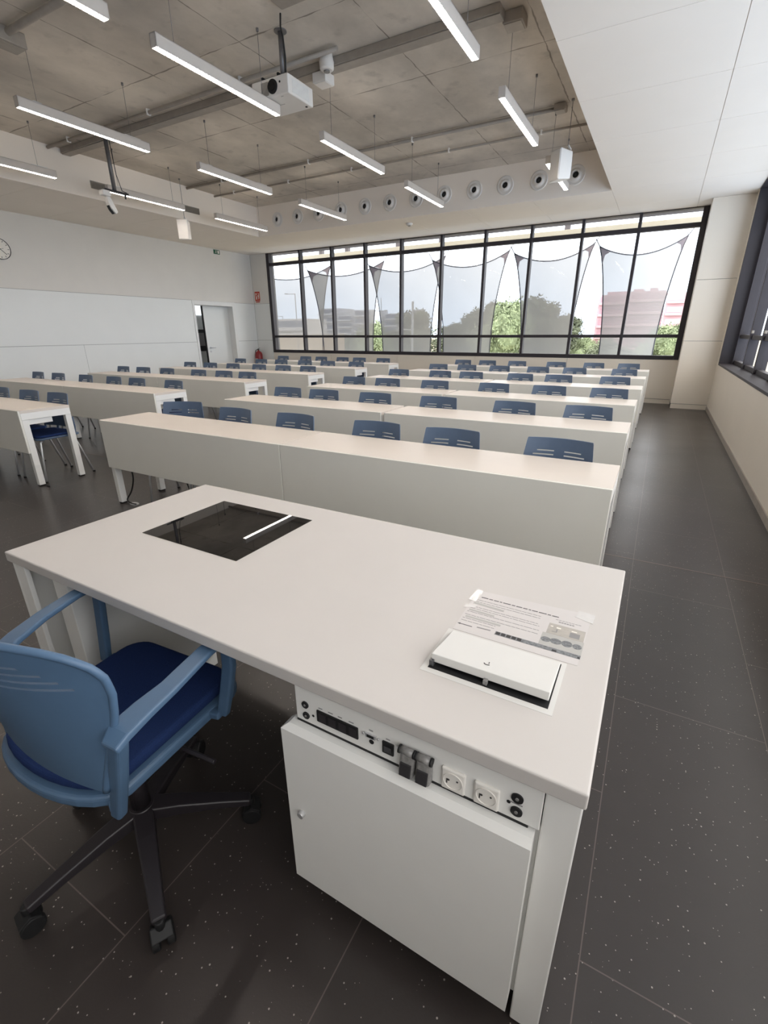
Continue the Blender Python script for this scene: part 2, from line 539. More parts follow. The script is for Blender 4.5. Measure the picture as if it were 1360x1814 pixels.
# back wall: beside, under and above the window
WX0, WX1, WZ0, WZ1 = -10.13, 0.346, 0.862, 3.50
bm = B()
box(bm, XL - 0.25, WX0, YB + 0.012, YB + 0.30, 0, 4.2, 1)
box(bm, WX0, WX1, YB + 0.012, YB + 0.30, 0, WZ0, 1)
box(bm, WX1, XR + 0.3, YB + 0.012, YB + 0.30, 0, 4.2, 1)
box(bm, WX0, WX1, YB + 0.012, YB + 0.30, WZ1, 4.2, 1)
def bboard(x0, x1, z0, z1, mi):
    box(bm, x0 + gpt / 2, x1 - gpt / 2, YB, YB + 0.014, z0 + gpt / 2, z1 - gpt / 2, mi)
bboard(XL, WX0, 2.205, ZS + 0.01, 0); bboard(XL, WX0, 1.2, 2.205, 2); bboard(XL, WX0, 0.06, 1.2, 2)
for i in range(5):
    a = WX0 + (WX1 - WX0) * i / 5; b_ = WX0 + (WX1 - WX0) * (i + 1) / 5
    bboard(a, b_, 0.09, WZ0, 3)
struct('wall_back', bm, ['wall', 'joint', 'panel', 'panel_warm'])
bm = B(); box(bm, XL, WX1, YB + 0.003, YB + 0.012, 0, 0.085)
struct('baseboard_back', bm, 'panel_warm')

# column boxed out in the right-hand corner
KX, KY = 0.342, 10.74
bm = B()
box(bm, KX + 0.012, XR + 0.1, KY + 0.012, YB + 0.1, 0, ZS, 1)
for z0, z1 in ((0.09, 1.225), (1.225, 2.24), (2.24, ZS)):
    box(bm, KX, XR, KY, KY + 0.014, z0 + gpt / 2, z1 - gpt / 2, 0)
    box(bm, KX, KX + 0.014, KY + 0.014, YB, z0 + gpt / 2, z1 - gpt / 2, 0)
box(bm, KX + 0.006, XR, KY + 0.006, KY + 0.014, 0, 0.085, 0)
struct('wall_corner_column', bm, ['panel_warm', 'joint'])

# right wall with the long side window
RY0, RY1, RZ0, RZ1 = -2.2, 10.42, 0.862, 3.47
bm = B()
box(bm, XR, XR + 0.30, YF, YB + 0.2, 0, RZ0 - 0.031)
box(bm, XR, XR + 0.30, YF, RY0 - 0.041, RZ0 - 0.031, 4.2)
box(bm, XR, XR + 0.30, RY1 + 0.041, YB + 0.2, RZ0 - 0.031, 4.2)
box(bm, XR, XR + 0.30, RY0 - 0.041, RY1 + 0.041, RZ1 + 0.031, 4.2)
struct('wall_right', bm, 'panel_warm')
bm = B(); box(bm, XR - 0.010, XR, YF, KY, 0, 0.07)
struct('baseboard_right', bm, 'zinc')
bm = B(); box(bm, XL - 0.2, XR + 0.2, YF - 0.2, YF, 0, 4.2)
struct('wall_front', bm, 'front_board')

# lower ceiling ring around the raised bay
HX0, HX1, HY0, HY1 = -8.57, -1.105, -0.8, 9.41
bm = B()
box(bm, XL - 0.2, HX0, YF, YB + 0.2, ZS + 0.012, 4.3, 1)
box(bm, HX1, XR + 0.2, YF, YB + 0.2, ZS + 0.012, 4.3, 1)
box(bm, HX0, HX1, YF, HY0, ZS + 0.012, 4.3, 1)
box(bm, HX0, HX1, HY1, YB + 0.2, ZS + 0.012, 4.3, 1)
gp = 0.005
def tile(x0, x1, y0, y1):
    box(bm, x0 + gp / 2, x1 - gp / 2, y0 + gp / 2, y1 - gp / 2, ZS, ZS + 0.014, 0)
ys = [HY1 - 1.175 * k for k in range(12)]
ys = [y for y in ys if y > YF + 0.1] + [YF]
ys = sorted(set([YB + 0.13, 10.62] + ys))
for a, b_ in zip(ys[:-1], ys[1:]):
    if a < HY1 - 0.01:
        tile(HX1, 0.135, a, b_); tile(0.135, XR + 0.02, a, b_) if a < 10.6 else None
        tile(XL, -9.55, a, b_); tile(-9.55, HX0, a, b_)
xs = [XL, -9.55, HX0] + [HX1 - 1.245 * k for k in range(5, 0, -1)] + [HX1, 0.135]
for a, b_ in zip(xs[:-1], xs[1:]):
    tile(a, b_, HY1, 10.62); tile(a, b_, 10.62, YB)
tile(0.135, XR + 0.02, HY1, YB)
xs2 = [HX0] + [HX1 - 1.245 * k for k in range(5, 0, -1)] + [HX1]
for a, b_ in zip(xs2[:-1], xs2[1:]):
    tile(a, b_, YF, HY0)
struct('ceiling', bm, ['soffit', 'soffit'])
bm = B(); box(bm, HX0 - 0.1, HX1 + 0.1, HY0 - 0.1, HY1 + 0.1, ZC, ZC + 0.2)
struct('ceiling_slab', bm, 'concrete')

# ------------------------------------------------------------------ back window
bm = B()
fy0, fy1 = YB - 0.01, YB + 0.13
box(bm, WX0, WX0 + 0.10, fy0, fy1, WZ0, WZ1)
box(bm, WX1 - 0.10, WX1, fy0, fy1, WZ0, WZ1)
box(bm, WX0 + 0.10, WX1 - 0.10, fy0, fy1, WZ0, WZ0 + 0.075)
box(bm, WX0 + 0.10, WX1 - 0.10, fy0 + 0.02, fy1, WZ1 - 0.03, WZ1)
MUL = [-8.95, -7.91, -6.89, -5.86, -4.81, -3.775, -2.775, -1.765, -0.75]
for x in MUL:
    box(bm, x - 0.027, x + 0.027, fy0, fy1, WZ0 + 0.075, WZ1 - 0.0)
ed = [WX0 + 0.10] + MUL + [WX1 - 0.10]
for i in range(len(ed) - 1):
    a = ed[i] + (0.027 if i else 0); b_ = ed[i + 1] - (0.027 if i < len(ed) - 2 else 0)
    box(bm, a, b_, fy0 + 0.02, fy1 - 0.01, 3.165, 3.24)
    box(bm, a, b_, fy0 + 0.02, fy1 - 0.01, 1.275, 1.335)
w1 = struct('window_1', bm, 'frame', bevel=0.003)
bm = B(); box(bm, WX0 + 0.05, WX1 - 0.05, YB + 0.070, YB + 0.078, WZ0 + 0.05, WZ1 - 0.01)
struct('window_glass', bm, 'glass', w1)

# ------------------------------------------------------------------ side window with deep dark fins
bm = B()
d0, d1 = XR - 0.005, XR + 0.34
box(bm, d0, d1, RY0, RY1, RZ0 - 0.03, RZ0)                      # sill
box(bm, d0, d1, RY1, RY1 + 0.04, RZ0 - 0.03, RZ1 + 0.03)        # far jamb
box(bm, d0, d1, RY0 - 0.04, RY0, RZ0 - 0.03, RZ1 + 0.03)
box(bm, d0, d1, RY0, RY1, RZ1, RZ1 + 0.03)
fins = [RY1 - 0.10] + [9.06 - 1.07 * k for k in range(11)]
for y in fins:
    box(bm, XR + 0.175, XR + 0.30, y - 0.03, y + 0.03, RZ0, RZ1)
fs = sorted(fins)
for a, b_ in zip([RY0] + fs, fs + [RY1]):
    box(bm, XR + 0.20, XR + 0.27, a + 0.031, b_ - 0.031, 1.275, 1.335)
    box(bm, XR + 0.20, XR + 0.27, a + 0.031, b_ - 0.031, RZ0, RZ0 + 0.06)
    box(bm, XR + 0.20, XR + 0.27, a + 0.031, b_ - 0.031, 3.17, 3.23)
w2 = struct('window_2', bm, 'frame', bevel=0.003)
bm = B(); box(bm, XR + 0.235, XR + 0.243, RY0, RY1, RZ0, RZ1)
struct('window_glass', bm, 'glass', w2)
bm = B()
for y in fins[1:4]:
    box(bm, XR + 0.17, XR + 0.20, y - 0.12, y - 0.07, 1.36, 1.40)
struct('window_latch', bm, 'vent', w2, bevel=0.004)

# ------------------------------------------------------------------ door
bm = B()
box(bm, XL - 0.25, XL + 0.008, DY0 - 0.07, DY0, 0, 2.205)
box(bm, XL - 0.25, XL + 0.008, DY1, DY1 + 0.10, 0, 2.205)
box(bm, XL - 0.25, XL + 0.008, DY0, DY1, DZ, 2.205)
dr = struct('door_1', bm, 'white_metal', bevel=0.003)
bm = B(); box(bm, XL - 0.24, XL - 0.195, 9.56, DY1 - 0.002, 0.008, DZ - 0.004)
struct('door_leaf', bm, 'panel', dr, bevel=0.002)
bm = B(); box(bm, XL - 0.242, XL - 0.193, 9.535, 9.559, 0.008, DZ - 0.004)
struct('door_edge_seal', bm, 'jet', dr)
bm = B()
tube(bm, [(XL - 0.193, 9.66, 1.03), (XL - 0.135, 9.66, 1.03), (XL - 0.135, 9.80, 1.03)], 0.010, 10)
tube(bm, [(XL - 0.196, 9.66, 1.03), (XL - 0.186, 9.66, 1.03)], 0.026, 16)
tube(bm, [(XL - 0.196, 9.66, 0.93), (XL - 0.186, 9.66, 0.93)], 0.024, 16)
struct('door_handle', bm, 'chrome', dr)
# corridor behind the gap
bm = B()
box(bm, XL - 2.6, XL - 2.4, 8.0, 11.9, 0, 2.6, 0)
box(bm, XL - 2.4, XL - 0.25, 8.0, 8.1, 0, 2.6, 0)
box(bm, XL - 2.4, XL - 0.25, 11.8, 11.9, 0, 2.6, 0)
box(bm, XL - 2.6, XL - 0.25, 8.0, 11.9, 2.5, 2.6, 0)
box(bm, XL - 2.40, XL - 2.36, 8.1, 11.8, 1.42, 1.52, 1)
box(bm, XL - 2.40, XL - 2.36, 8.1, 11.8, 0.86, 1.02, 1)
box(bm, XL - 2.40, XL - 2.38, 8.1, 11.8, 1.02, 1.42, 2)
box(bm, XL - 2.6, XL - 0.6, 8.0, 11.9, -0.15, 0.0, 3)
struct('wall_corridor', bm, ['panel', 'corridor_dark', 'corridor_grey', 'floor'])
bm = B(); box(bm, XL - 2.395, XL - 2.37, 8.3, 11.7, 1.95, 2.5)
struct('window_3', bm, 'corridor_light')

# ------------------------------------------------------------------ wall things
# clock
ck = thing('wall_clock', 'round white wall clock with a thin dark rim, high on the long left wall', 'clock', (XL, 4.97, 2.85))
rr = 0.165
bm = B(); tube(bm, [(0.0, 0, 0), (0.03, 0, 0)], rr, 40); obj('clock_face', bm, 'sign_white', ck)
bm = B()
seg = 48
for k in range(seg):
    a0, a1 = 2 * PI * k / seg, 2 * PI * (k + 1) / seg
    hexa(bm, [(0, rr * math.cos(a0), rr * math.sin(a0)), (0, rr * math.cos(a1), rr * math.sin(a1)), (0, (rr + .008) * math.cos(a1), (rr + .008) * math.sin(a1)), (0, (rr + .008) * math.cos(a0), (rr + .008) * math.sin(a0)),
              (0.04, rr * math.cos(a0), rr * math.sin(a0)), (0.04, rr * math.cos(a1), rr * math.sin(a1)), (0.04, (rr + .008) * math.cos(a1), (rr + .008) * math.sin(a1)), (0.04, (rr + .008) * math.cos(a0), (rr + .008) * math.sin(a0))])
obj('clock_rim', bm, 'jet', ck)
bm = B()
for k in range(12):
    a = 2 * PI * k / 12
    c, s = math.cos(a), math.sin(a)
    strap(bm, [(0.031, 0.125 * c, 0.125 * s), (0.031, 0.150 * c, 0.150 * s)], 0.008, 0.002, (0, -s, c))
obj('hour_marks', bm, 'jet', ck)
for ang, ln, wd in ((-0.75, 0.13, 0.008), (2.3, 0.10, 0.011), (0.15, 0.06, 0.004)):
    bm = B(); c, s = math.cos(ang), math.sin(ang)
    strap(bm, [(0.035, -0.02 * c, -0.02 * s), (0.035, ln * c, ln * s)], wd, 0.003, (0, -s, c))
    obj('clock_hand', bm, 'jet', ck)

# emergency exit sign
ex = thing('exit_sign', 'small green emergency exit sign with white running figure, high on left wall', 'sign', (XL, 10.10, 3.365))
bm = B(); box(bm, 0, 0.012, -0.10, 0.10, 0, 0.10); obj('sign_plate', bm, 'sign_green', ex)
bm = B()
box(bm, 0.0122, 0.014, 0.025, 0.075, 0.015, 0.085)
tube(bm, [(0.0125, -0.02, 0.08), (0.014, -0.02, 0.08)], 0.010, 10)
strap(bm, [(0.013, -0.022, 0.068), (0.013, -0.035, 0.042)], 0.014, 0.002, (0, 1, 0))
strap(bm, [(0.013, -0.035, 0.042), (0.013, -0.012, 0.030), (0.013, -0.018, 0.014)], 0.007, 0.002, (0, 1, 0.3))
strap(bm, [(0.013, -0.036, 0.042), (0.013, -0.060, 0.022)], 0.007, 0.002, (0, 0.6, -0.8))
strap(bm, [(0.013, -0.028, 0.062), (0.013, -0.002, 0.052)], 0.006, 0.002, (0, 0, 1))
obj('running_figure', bm, 'sign_white', ex)

# fire hose sign
fs_ = thing('fire_sign', 'red and white fire extinguisher sign on back wall beside window', 'sign', (-10.575, YB, 2.245))
bm = B(); box(bm, -0.092, 0.092, -0.008, 0, 0.04, 0.285); obj('sign_plate', bm, 'sign_red', fs_)
bm = B()
box(bm, -0.065, -0.020, -0.010, -0.0082, 0.20, 0.245)
strap(bm, [(-0.06, -0.009, 0.19), (-0.045, -0.009, 0.165), (-0.02, -0.009, 0.175)], 0.016, 0.002, (0.5, 0, 0.8))
box(bm, -0.055, -0.015, -0.010, -0.0082, 0.075, 0.155)
tube(bm, [(0.035, -0.0082, 0.0), (0.035, -0.010, 0.0)], 0.001, 6)
strap(bm, [(0.015, -0.009, 0.235), (0.05, -0.009, 0.245), (0.062, -0.009, 0.20), (0.06, -0.009, 0.12), (0.04, -0.009, 0.085), (0.02, -0.009, 0.10)], 0.020, 0.002, (0.8, 0, -0.3))
box(bm, 0.018, 0.040, -0.010, -0.0082, 0.13, 0.20)
obj('pictogram', bm, 'sign_white', fs_)
bm = B(); box(bm, -0.075, 0.075, -0.006, 0, 0.0, 0.028); obj('caption_strip', bm, 'sign_red', fs_)

# fire extinguisher hung on the back wall
fe = thing('fire_extinguisher', 'red fire extinguisher hung on back wall in the corner under red sign', 'fire extinguisher', (-10.62, YB - 0.13, 0.42))
bm = B()
prof = [(0.0, 0.0), (0.090, 0.0), (0.105, 0.02), (0.110, 0.06), (0.110, 0.36), (0.098, 0.42), (0.065, 0.46), (0.025, 0.475), (0.022, 0.50)]
tube(bm, [(0, 0, z) for r_, z in prof[1:]], [r_ for r_, z in prof[1:]], 24)
obj('cylinder', bm, 'red', fe, smooth=True)
bm = B()
tube(bm, [(0, 0, 0.50), (0, 0, 0.53)], 0.02, 12)
strap(bm, [(-0.02, 0, 0.535), (0.07, 0, 0.56)], 0.025, 0.008, (0, 1, 0))
strap(bm, [(-0.02, 0, 0.515), (0.07, 0, 0.515)], 0.025, 0.006, (0, 1, 0))
obj('valve_handle', bm, 'jet', fe)
bm = B(); tube(bm, [(-0.02, 0, 0.515), (-0.09, -0.01, 0.50), (-0.12, -0.02, 0.42), (-0.115, -0.02, 0.25), (-0.10, -0.02, 0.16)], 0.010, 8)
obj('hose', bm, 'jet', fe)
bm = B(); box(bm, -0.05, 0.05, -0.114, -0.105, 0.14, 0.26); obj('paper_label', bm, 'sign_white', fe)
bm = B(); box(bm, -0.02, 0.02, 0.07, 0.128, 0.30, 0.40); obj('wall_bracket', bm, 'jet', fe)

# vents in the side of the raised bay
for (y0, y1), lb in (((5.55, 6.10), 'slotted grey air vent in left bay side, the nearer one'),
                     ((7.20, 7.74), 'slotted grey air vent in left bay side, the farther one')):
    v = thing('air_vent', lb, 'vent', (HX0, (y0 + y1) / 2, 3.63), 0, 'air vents in the left side of the raised bay')
    hw = (y1 - y0) / 2
    bm = B()
    box(bm, 0.0, 0.008, -hw, hw, 0, 0.012); box(bm, 0.0, 0.008, -hw, hw, 0.098, 0.11)
    box(bm, 0.0, 0.008, -hw, -hw + 0.012, 0.012, 0.098); box(bm, 0.0, 0.008, hw - 0.012, hw, 0.012, 0.098)
    box(bm, 0.0, 0.001, -hw, hw, 0.012, 0.098)
    obj('vent_frame', bm, 'vent', v)
    bm = B()
    for k in range(6):
        z = 0.018 + k * 0.0135
        hexa(bm, [(0.002, -hw + .012, z), (0.010, -hw + .012, z - 0.004), (0.010, hw - .012, z - 0.004), (0.002, hw - .012, z),
                  (0.002, -hw + .012, z + 0.002), (0.010, -hw + .012, z - 0.002), (0.010, hw - .012, z - 0.002), (0.002, hw - .012, z + 0.002)])
    obj('louvre_slats', bm, 'vent', v)

# round jet nozzles in the bay face above the window
ORD = ['first', 'second', 'third', 'fourth', 'fifth', 'sixth', 'seventh', 'eighth', 'ninth', 'tenth', 'eleventh', 'twelfth']
NX = [-7.978, -7.405, -6.83, -6.263, -5.682, -5.113, -4.545, -3.969, -3.394, -2.835, -2.265, -1.683]
noz = thing('air_nozzle', 'round white air nozzle with dark hole, first from left above the window', 'vent', (NX[0], HY1, 3.77), 0, 'round air nozzles above the window')
def lathe_y(bm, prof, seg=36):
    rings = []
    for r_, y in prof:
        rings.append([bm.verts.new((r_ * math.cos(2 * PI * k / seg), y, r_ * math.sin(2 * PI * k / seg))) for k in range(seg)])
    for i in range(len(rings) - 1):
        for k in range(seg):
            f = bm.faces.new((rings[i][k], rings[i][(k + 1) % seg], rings[i + 1][(k + 1) % seg], rings[i + 1][k])); f.smooth = True
bm = B(); lathe_y(bm, [(0.145, 0.0), (0.145, -0.010), (0.132, -0.018), (0.120, -0.012), (0.10, -0.010), (0.088, -0.020), (0.072, -0.045), (0.060, -0.055), (0.050, -0.050), (0.046, -0.02), (0.046, -0.003)])
obj('nozzle_ring', bm, 'white_plastic', noz)
bm = B(); tube(bm, [(0, -0.001, 0), (0, -0.010, 0)], 0.052, 24); obj('nozzle_bore', bm, 'jet', noz)
bm = B(); tube(bm, [(0, -0.010, 0), (0, -0.020, 0)], 0.014, 12); obj('nozzle_core', bm, 'smoke', noz)
for i, x in enumerate(NX[1:], 1):
    c = copy_tree(noz); c.location = (x, HY1, 3.77)
    c['label'] = 'round white air nozzle with dark hole, %s from left above the window' % ORD[i]

# ------------------------------------------------------------------ pipes, trays and boxes under the slab
bm = B()
box(bm, HX0 + 0.01, -1.72, 5.16, 5.32, 4.0, ZC - 0.002)
box(bm, HX0 + 0.01, -1.72, 5.175, 5.305, 3.992, 3.999)
single('cable_trunking', bm, 'zinc', 'wide grey cable trunking running across concrete ceiling near the projector', 'cable trunking', bevel=0.003)
def pipe(y, x0, x1, z, r, lb, clips):
    p = thing('conduit_pipe', lb, 'pipe', ((x0 + x1) / 2, y, ZC), 0, 'conduit pipes across the concrete ceiling')
    bm = B(); tube(bm, [(x0, y, z), (x1, y, z)], r, 12); obj('pipe', bm, 'zinc', p, world=True)
    for x in clips:
        bm = B(); box(bm, x - 0.012, x + 0.012, y - r - 0.006, y + r + 0.006, z - r - 0.006, ZC - 0.001); obj('pipe_clip', bm, 'white_metal', p, world=True, bevel=0.003)
pipe(4.98, HX0 + 0.01, -3.3, 4.03, 0.022, 'thin grey conduit just in front of the wide trunking', (-8.0, -6.2, -4.6))
pipe(7.50, HX0 + 0.01, -1.70, 4.035, 0.022, 'grey conduit across ceiling ending in a junction box at right', (-7.6, -5.6, -3.7))
pipe(8.18, HX0 + 0.01, HX1 - 0.02, 4.035, 0.016, 'thinnest grey conduit, nearest the nozzle row', (-8.0, -6.6, -5.2, -3.4, -2.0))
pipe(3.23, HX0 + 0.01, -3.6, 4.025, 0.03, 'thick grey conduit at top left, nearest the camera', (-7.6,))
for (x, y, sx, sy, sz, lb) in ((-5.88, 3.24, 0.10, 0.14, 0.12, 'grey junction box on the thick conduit at top left'),
                               (-1.65, 5.40, 0.09, 0.09, 0.09, 'square grey junction box at right end of wide trunking'),
                               (-1.62, 7.50, 0.07, 0.08, 0.07, 'small grey junction box by right end of conduit'),
                               (-3.66, 5.24, 0.085, 0.085, 0.14, 'white junction box under trunking beside the smoke detector'),
                               (-3.26, 4.14, 0.14, 0.14, 0.03, 'flat pale cover plate on slab right of projector pole')):
    j = thing('junction_box', lb, 'junction box', (x, y, (ZC - sz) if sz != 0.14 else 3.90), 0, 'junction boxes under the concrete ceiling')
    bm = B(); box(bm, -sx, sx, -sy, sy, 0, sz - 0.001 if sz != 0.14 else 0.091); obj('box_body', bm, 'white_plastic' if sz == 0.14 else 'zinc', j, bevel=0.008)
    bm = B(); box(bm, -sx * .85, sx * .85, -sy * .85, sy * .85, -0.006, 0.0); obj('box_cover', bm, 'white_plastic' if sz == 0.14 else 'zinc', j, bevel=0.003)

sd = thing('smoke_detector', 'white cylindrical detector hanging from the trunking right of the projector', 'detector', (-3.50, 5.08, 3.93))
bm = B(); tube(bm, [(0, 0, 0.0), (0, 0, 0.012), (0, 0, 0.07), (0, 0, 0.085), (0, 0, 0.139)], [0.055, 0.072, 0.076, 0.07, 0.06], 24); obj('detector_body', bm, 'white_plastic', sd, smooth=False, bevel=0.003)
bm = B(); tube(bm, [(0, 0, -0.012), (0, 0, 0.0)], 0.03, 20); obj('detector_lens', bm, 'smoke_pale', sd)
sd2 = thing('smoke_detector', 'flat round smoke detector on the white ceiling in front of the window', 'detector', (-4.93, 9.90, ZS - 0.045))
bm = B(); tube(bm, [(0, 0, 0.0), (0, 0, 0.02), (0, 0, 0.044)], [0.045, 0.065, 0.07], 24); obj('detector_body', bm, 'white_plastic', sd2)
bm = B(); tube(bm, [(0, 0, -0.006), (0, 0, 0.0)], 0.028, 20); obj('detector_lens', bm, 'smoke', sd2)

# ------------------------------------------------------------------ pendant lamps
LZ = 3.47; LH = 0.09; LL = 1.43; LW = 0.033
def make_lamp():
    t = thing('pendant_lamp', '', 'lamp', (0, 0, LZ), 0, 'linear pendant lamps under the concrete ceiling')
    h = LL / 2
    bm = B()
    box(bm, -LW, -LW + 0.005, -h, h, 0, LH); box(bm, LW - 0.005, LW, -h, h, 0, LH)
    box(bm, -LW, LW, -h, h, LH - 0.006, LH)
    box(bm, -LW, LW, -h, -h + 0.006, 0, LH); box(bm, -LW, LW, h - 0.006, h, 0, LH)
    obj('lamp_housing', bm, 'lamp_body', t)
    bm = B(); box(bm, -LW + 0.0055, LW - 0.0055, -h + 0.0065, h - 0.0065, 0.002, 0.012)
    obj('lamp_diffuser', bm, 'lit', t)
    bm = B(); box(bm, -0.014, 0.014, -h + 0.26, h - 0.32, LH + 0.0005, LH + 0.0015)  # emitting strip added on the housing to lift the ceiling brightness
    obj('added_uplight_strip', bm, 'added_uplight', t)
    bm = B()
    for k in range(1, 34):
        y = -h + LL * k / 34
        box(bm, -LW + 0.006, LW - 0.006, y - 0.0022, y + 0.0022, -0.0005, 0.0018)
    obj('louvre_blades', bm, 'white_metal', t)
    for a_, b2 in ((-h + 0.16, -h + 0.24), (h - 0.30, h - 0.10)):
        bm = B(); box(bm, -0.012, 0.012, a_, b2, LH, LH + 0.012); obj('mounting_clip', bm, 'white_metal', t)
    for s in (-h + 0.20, h - 0.22):
        bm = B(); tube(bm, [(0, s, LH + 0.01), (0, s, ZC - LZ - 0.02)], 0.0022, 6)
        tube(bm, [(0, s, ZC - LZ - 0.025), (0, s, ZC - LZ)], 0.012, 10)
        obj('suspension_wire', bm, 'grey_pole', t)
    return t
lamp0 = make_lamp()
cols = [(-1.72, 'rightmost column'), (-3.81, 'second column from the right'), (-5.86, 'third column from the right'), (-7.91, 'leftmost column')]
rows_ = [(8.24, 'farthest one'), (6.09, 'second from window'), (3.915, 'third from window'), (2.115, 'nearest one')]
first = True
for cx, cn in cols:
    for cy, rn in rows_:
        if rn == 'nearest one' and cx != -3.81:
            cy = 1.74
        L = lamp0 if first else copy_tree(lamp0)
        first = False
        L.location = (cx, cy, LZ)
        L['label'] = 'lit white linear pendant lamp, %s in %s' % (rn, cn)

# ------------------------------------------------------------------ projector
pj_ = thing('projector', 'white ceiling projector with round black lens on a grey pole', 'projector', (-3.78, 4.68, 3.568))
px0, px1, py0, py1, pz0, pz1 = -0.225, 0.235, -0.195, 0.20, 0.0, 0.155
bm = B(); box(bm, px0, px1, py0, py1, pz0, pz1); obj('projector_body', bm, 'white_plastic', pj_, bevel=0.012, seg=3)
bm = B(); tube(bm, [(0.045, py0 + 0.01, 0.078), (0.045, py0 - 0.012, 0.078)], 0.058, 32)
obj('lens_ring', bm, 'jet', pj_, bevel=0.003)
bm = B(); tube(bm, [(0.045, py0 - 0.012, 0.078), (0.045, py0 - 0.016, 0.078)], 0.034, 28); obj('lens_glass', bm, 'screen', pj_)
bm = B()
for k in range(11):
    x = -0.10 + k * 0.0085
    box(bm, x, x + 0.004, py0 - 0.003, py0 + 0.001, 0.02, 0.128)
obj('front_grille', bm, 'vent', pj_)
bm = B()
for k in range(14):
    y = -0.13 + k * 0.019
    box(bm, px1 - 0.001, px1 + 0.0025, y, y + 0.010, 0.02, 0.125)
obj('side_grille', bm, 'white_metal', pj_)
bm = B(); tube(bm, [(0.135, py0 + .002, 0.10), (0.135, py0 - 0.004, 0.10)], 0.009, 12); obj('sensor_eye', bm, 'jet', pj_)
bm = B(); box(bm, -0.07, 0.04, -0.02, -0.016, -0.001, 0.002); box(bm, 0.11, 0.14, -0.16, -0.155, -0.001, 0.002); obj('underside_slots', bm, 'ink_grey', pj_)
bm = B(); box(bm, -0.17, 0.19, -0.15, 0.15, pz1, pz1 + 0.014); box(bm, -0.10, -0.08, -0.19, 0.19, pz1, pz1 + 0.022); box(bm, 0.10, 0.12, -0.19, 0.19, pz1, pz1 + 0.022)
obj('mount_plate', bm, 'jet', pj_)
bm = B(); tube(bm, [(0.13, -0.13, pz1 + 0.01), (0.13, -0.13, ZC - 3.568)], 0.024, 16); tube(bm, [(0.13, -0.13, ZC - 3.576), (0.13, -0.13, ZC - 3.568)], 0.06, 20); obj('ceiling_pole', bm, 'grey_pole', pj_)
bm = B(); tube(bm, [(0.165, -0.13, 0.17), (0.17, -0.13, 0.30), (0.18, -0.16, 0.44), (0.24, -0.26, 0.455), (0.36, -0.40, 0.456)], 0.008, 8)
obj('signal_cable', bm, 'cable', pj_)
for (x, y) in ((0.19, 0.14), (-0.18, 0.14)):
    bm = B(); tube(bm, [(x, y, -0.005), (x, y, 0.003)], 0.012, 12); obj('foot', bm, 'jet', pj_)

# second ceiling mount on the left with a small tilted camera
cm = thing('ceiling_camera', 'small white camera on grey ceiling pole left, under the third lamp column', 'camera', (-7.39, 5.14, 3.07))
bm = B(); tube(bm, [(0, 0, 0.30), (0, 0, ZC - 3.07)], 0.028, 16); obj('ceiling_pole', bm, 'grey_pole', cm)
bm = B(); box(bm, -0.035, 0.035, -0.17, 0.20, 0.275, 0.295); tube(bm, [(0, 0.16, 0.22), (0, 0.16, 0.275)], 0.012, 10); obj('mount_arm', bm, 'black', cm, bevel=0.003)
bm = B(); box(bm, -0.05, 0.05, -0.22, -0.10, 0.20, 0.27); obj('camera_base', bm, 'white_plastic', cm, bevel=0.01)
bm = B()
strap(bm, [(0, -0.13, 0.205), (0, -0.12, 0.13), (0, -0.09, 0.06), (0, -0.04, 0.0)], [0.05, 0.08, 0.09, 0.07], [0.05, 0.075, 0.075, 0.05], (1, 0, 0))
obj('camera_head', bm, 'white_plastic', cm, bevel=0.012, seg=3)
bm = B(); strap(bm, [(0, -0.150, 0.085), (0, -0.128, 0.035), (0, -0.085, -0.012)], 0.05, 0.012, (1, 0, 0)); obj('camera_lens', bm, 'jet', cm, bevel=0.003)
bm = B(); tube(bm, [(0.03, 0.03, ZC - 3.07), (0.03, 0.05, 0.5), (0.03, 0.10, 0.31), (0.02, 0.18, 0.30)], 0.005, 8); obj('signal_cable', bm, 'cable', cm)

# hanging loudspeakers
def speaker(loc, rz, lb, wy):
    t = thing('hanging_speaker', lb, 'speaker', loc, rz, 'white loudspeakers hung from the ceiling')
    bm = B()
    hexa(bm, [(-0.10, -0.11, 0.0), (0.10, -0.11, 0.0), (0.075, 0.09, 0.03), (-0.075, 0.09, 0.03),
              (-0.10, -0.11, 0.34), (0.10, -0.11, 0.34), (0.075, 0.09, 0.32), (-0.075, 0.09, 0.32)])
    obj('speaker_cabinet', bm, 'white_plastic', t, bevel=0.012, seg=3)
    bm = B(); box(bm, -0.092, 0.092, -0.118, -0.109, 0.012, 0.328); obj('speaker_grille', bm, 'white_plastic', t, bevel=0.006)
    bm = B(); box(bm, -0.04, 0.04, 0.088, 0.115, 0.07, 0.25)
    for k in range(3):
        tube(bm, [(0.0, 0.115, 0.10 + k * 0.06), (0.0, 0.121, 0.10 + k * 0.06)], 0.008, 8)
    obj('rear_bracket', bm, 'white_metal', t, bevel=0.004)
    bm = B(); strap(bm, [(0, 0.10, 0.24), (0, 0.10, 0.36), (0, 0.06, 0.40)], 0.03, 0.008, (1, 0, 0)); obj('yoke', bm, 'white_metal', t)
    bm = B(); tube(bm, [(0, 0.06, 0.39), (0, 0.06, ZC - loc[2])], 0.004, 8); tube(bm, [(0, 0.06, ZC - loc[2] - 0.02), (0, 0.06, ZC - loc[2])], 0.018, 12)
    obj('suspension_wire', bm, 'grey_pole', t)
speaker((-1.50, 7.36, 3.20), math.radians(-42), 'white loudspeaker hung in front of the right-hand lamp column', 0)
speaker((-8.26, 7.06, 3.06), math.radians(30), 'white loudspeaker hung at far left below the left lamp column', 0)

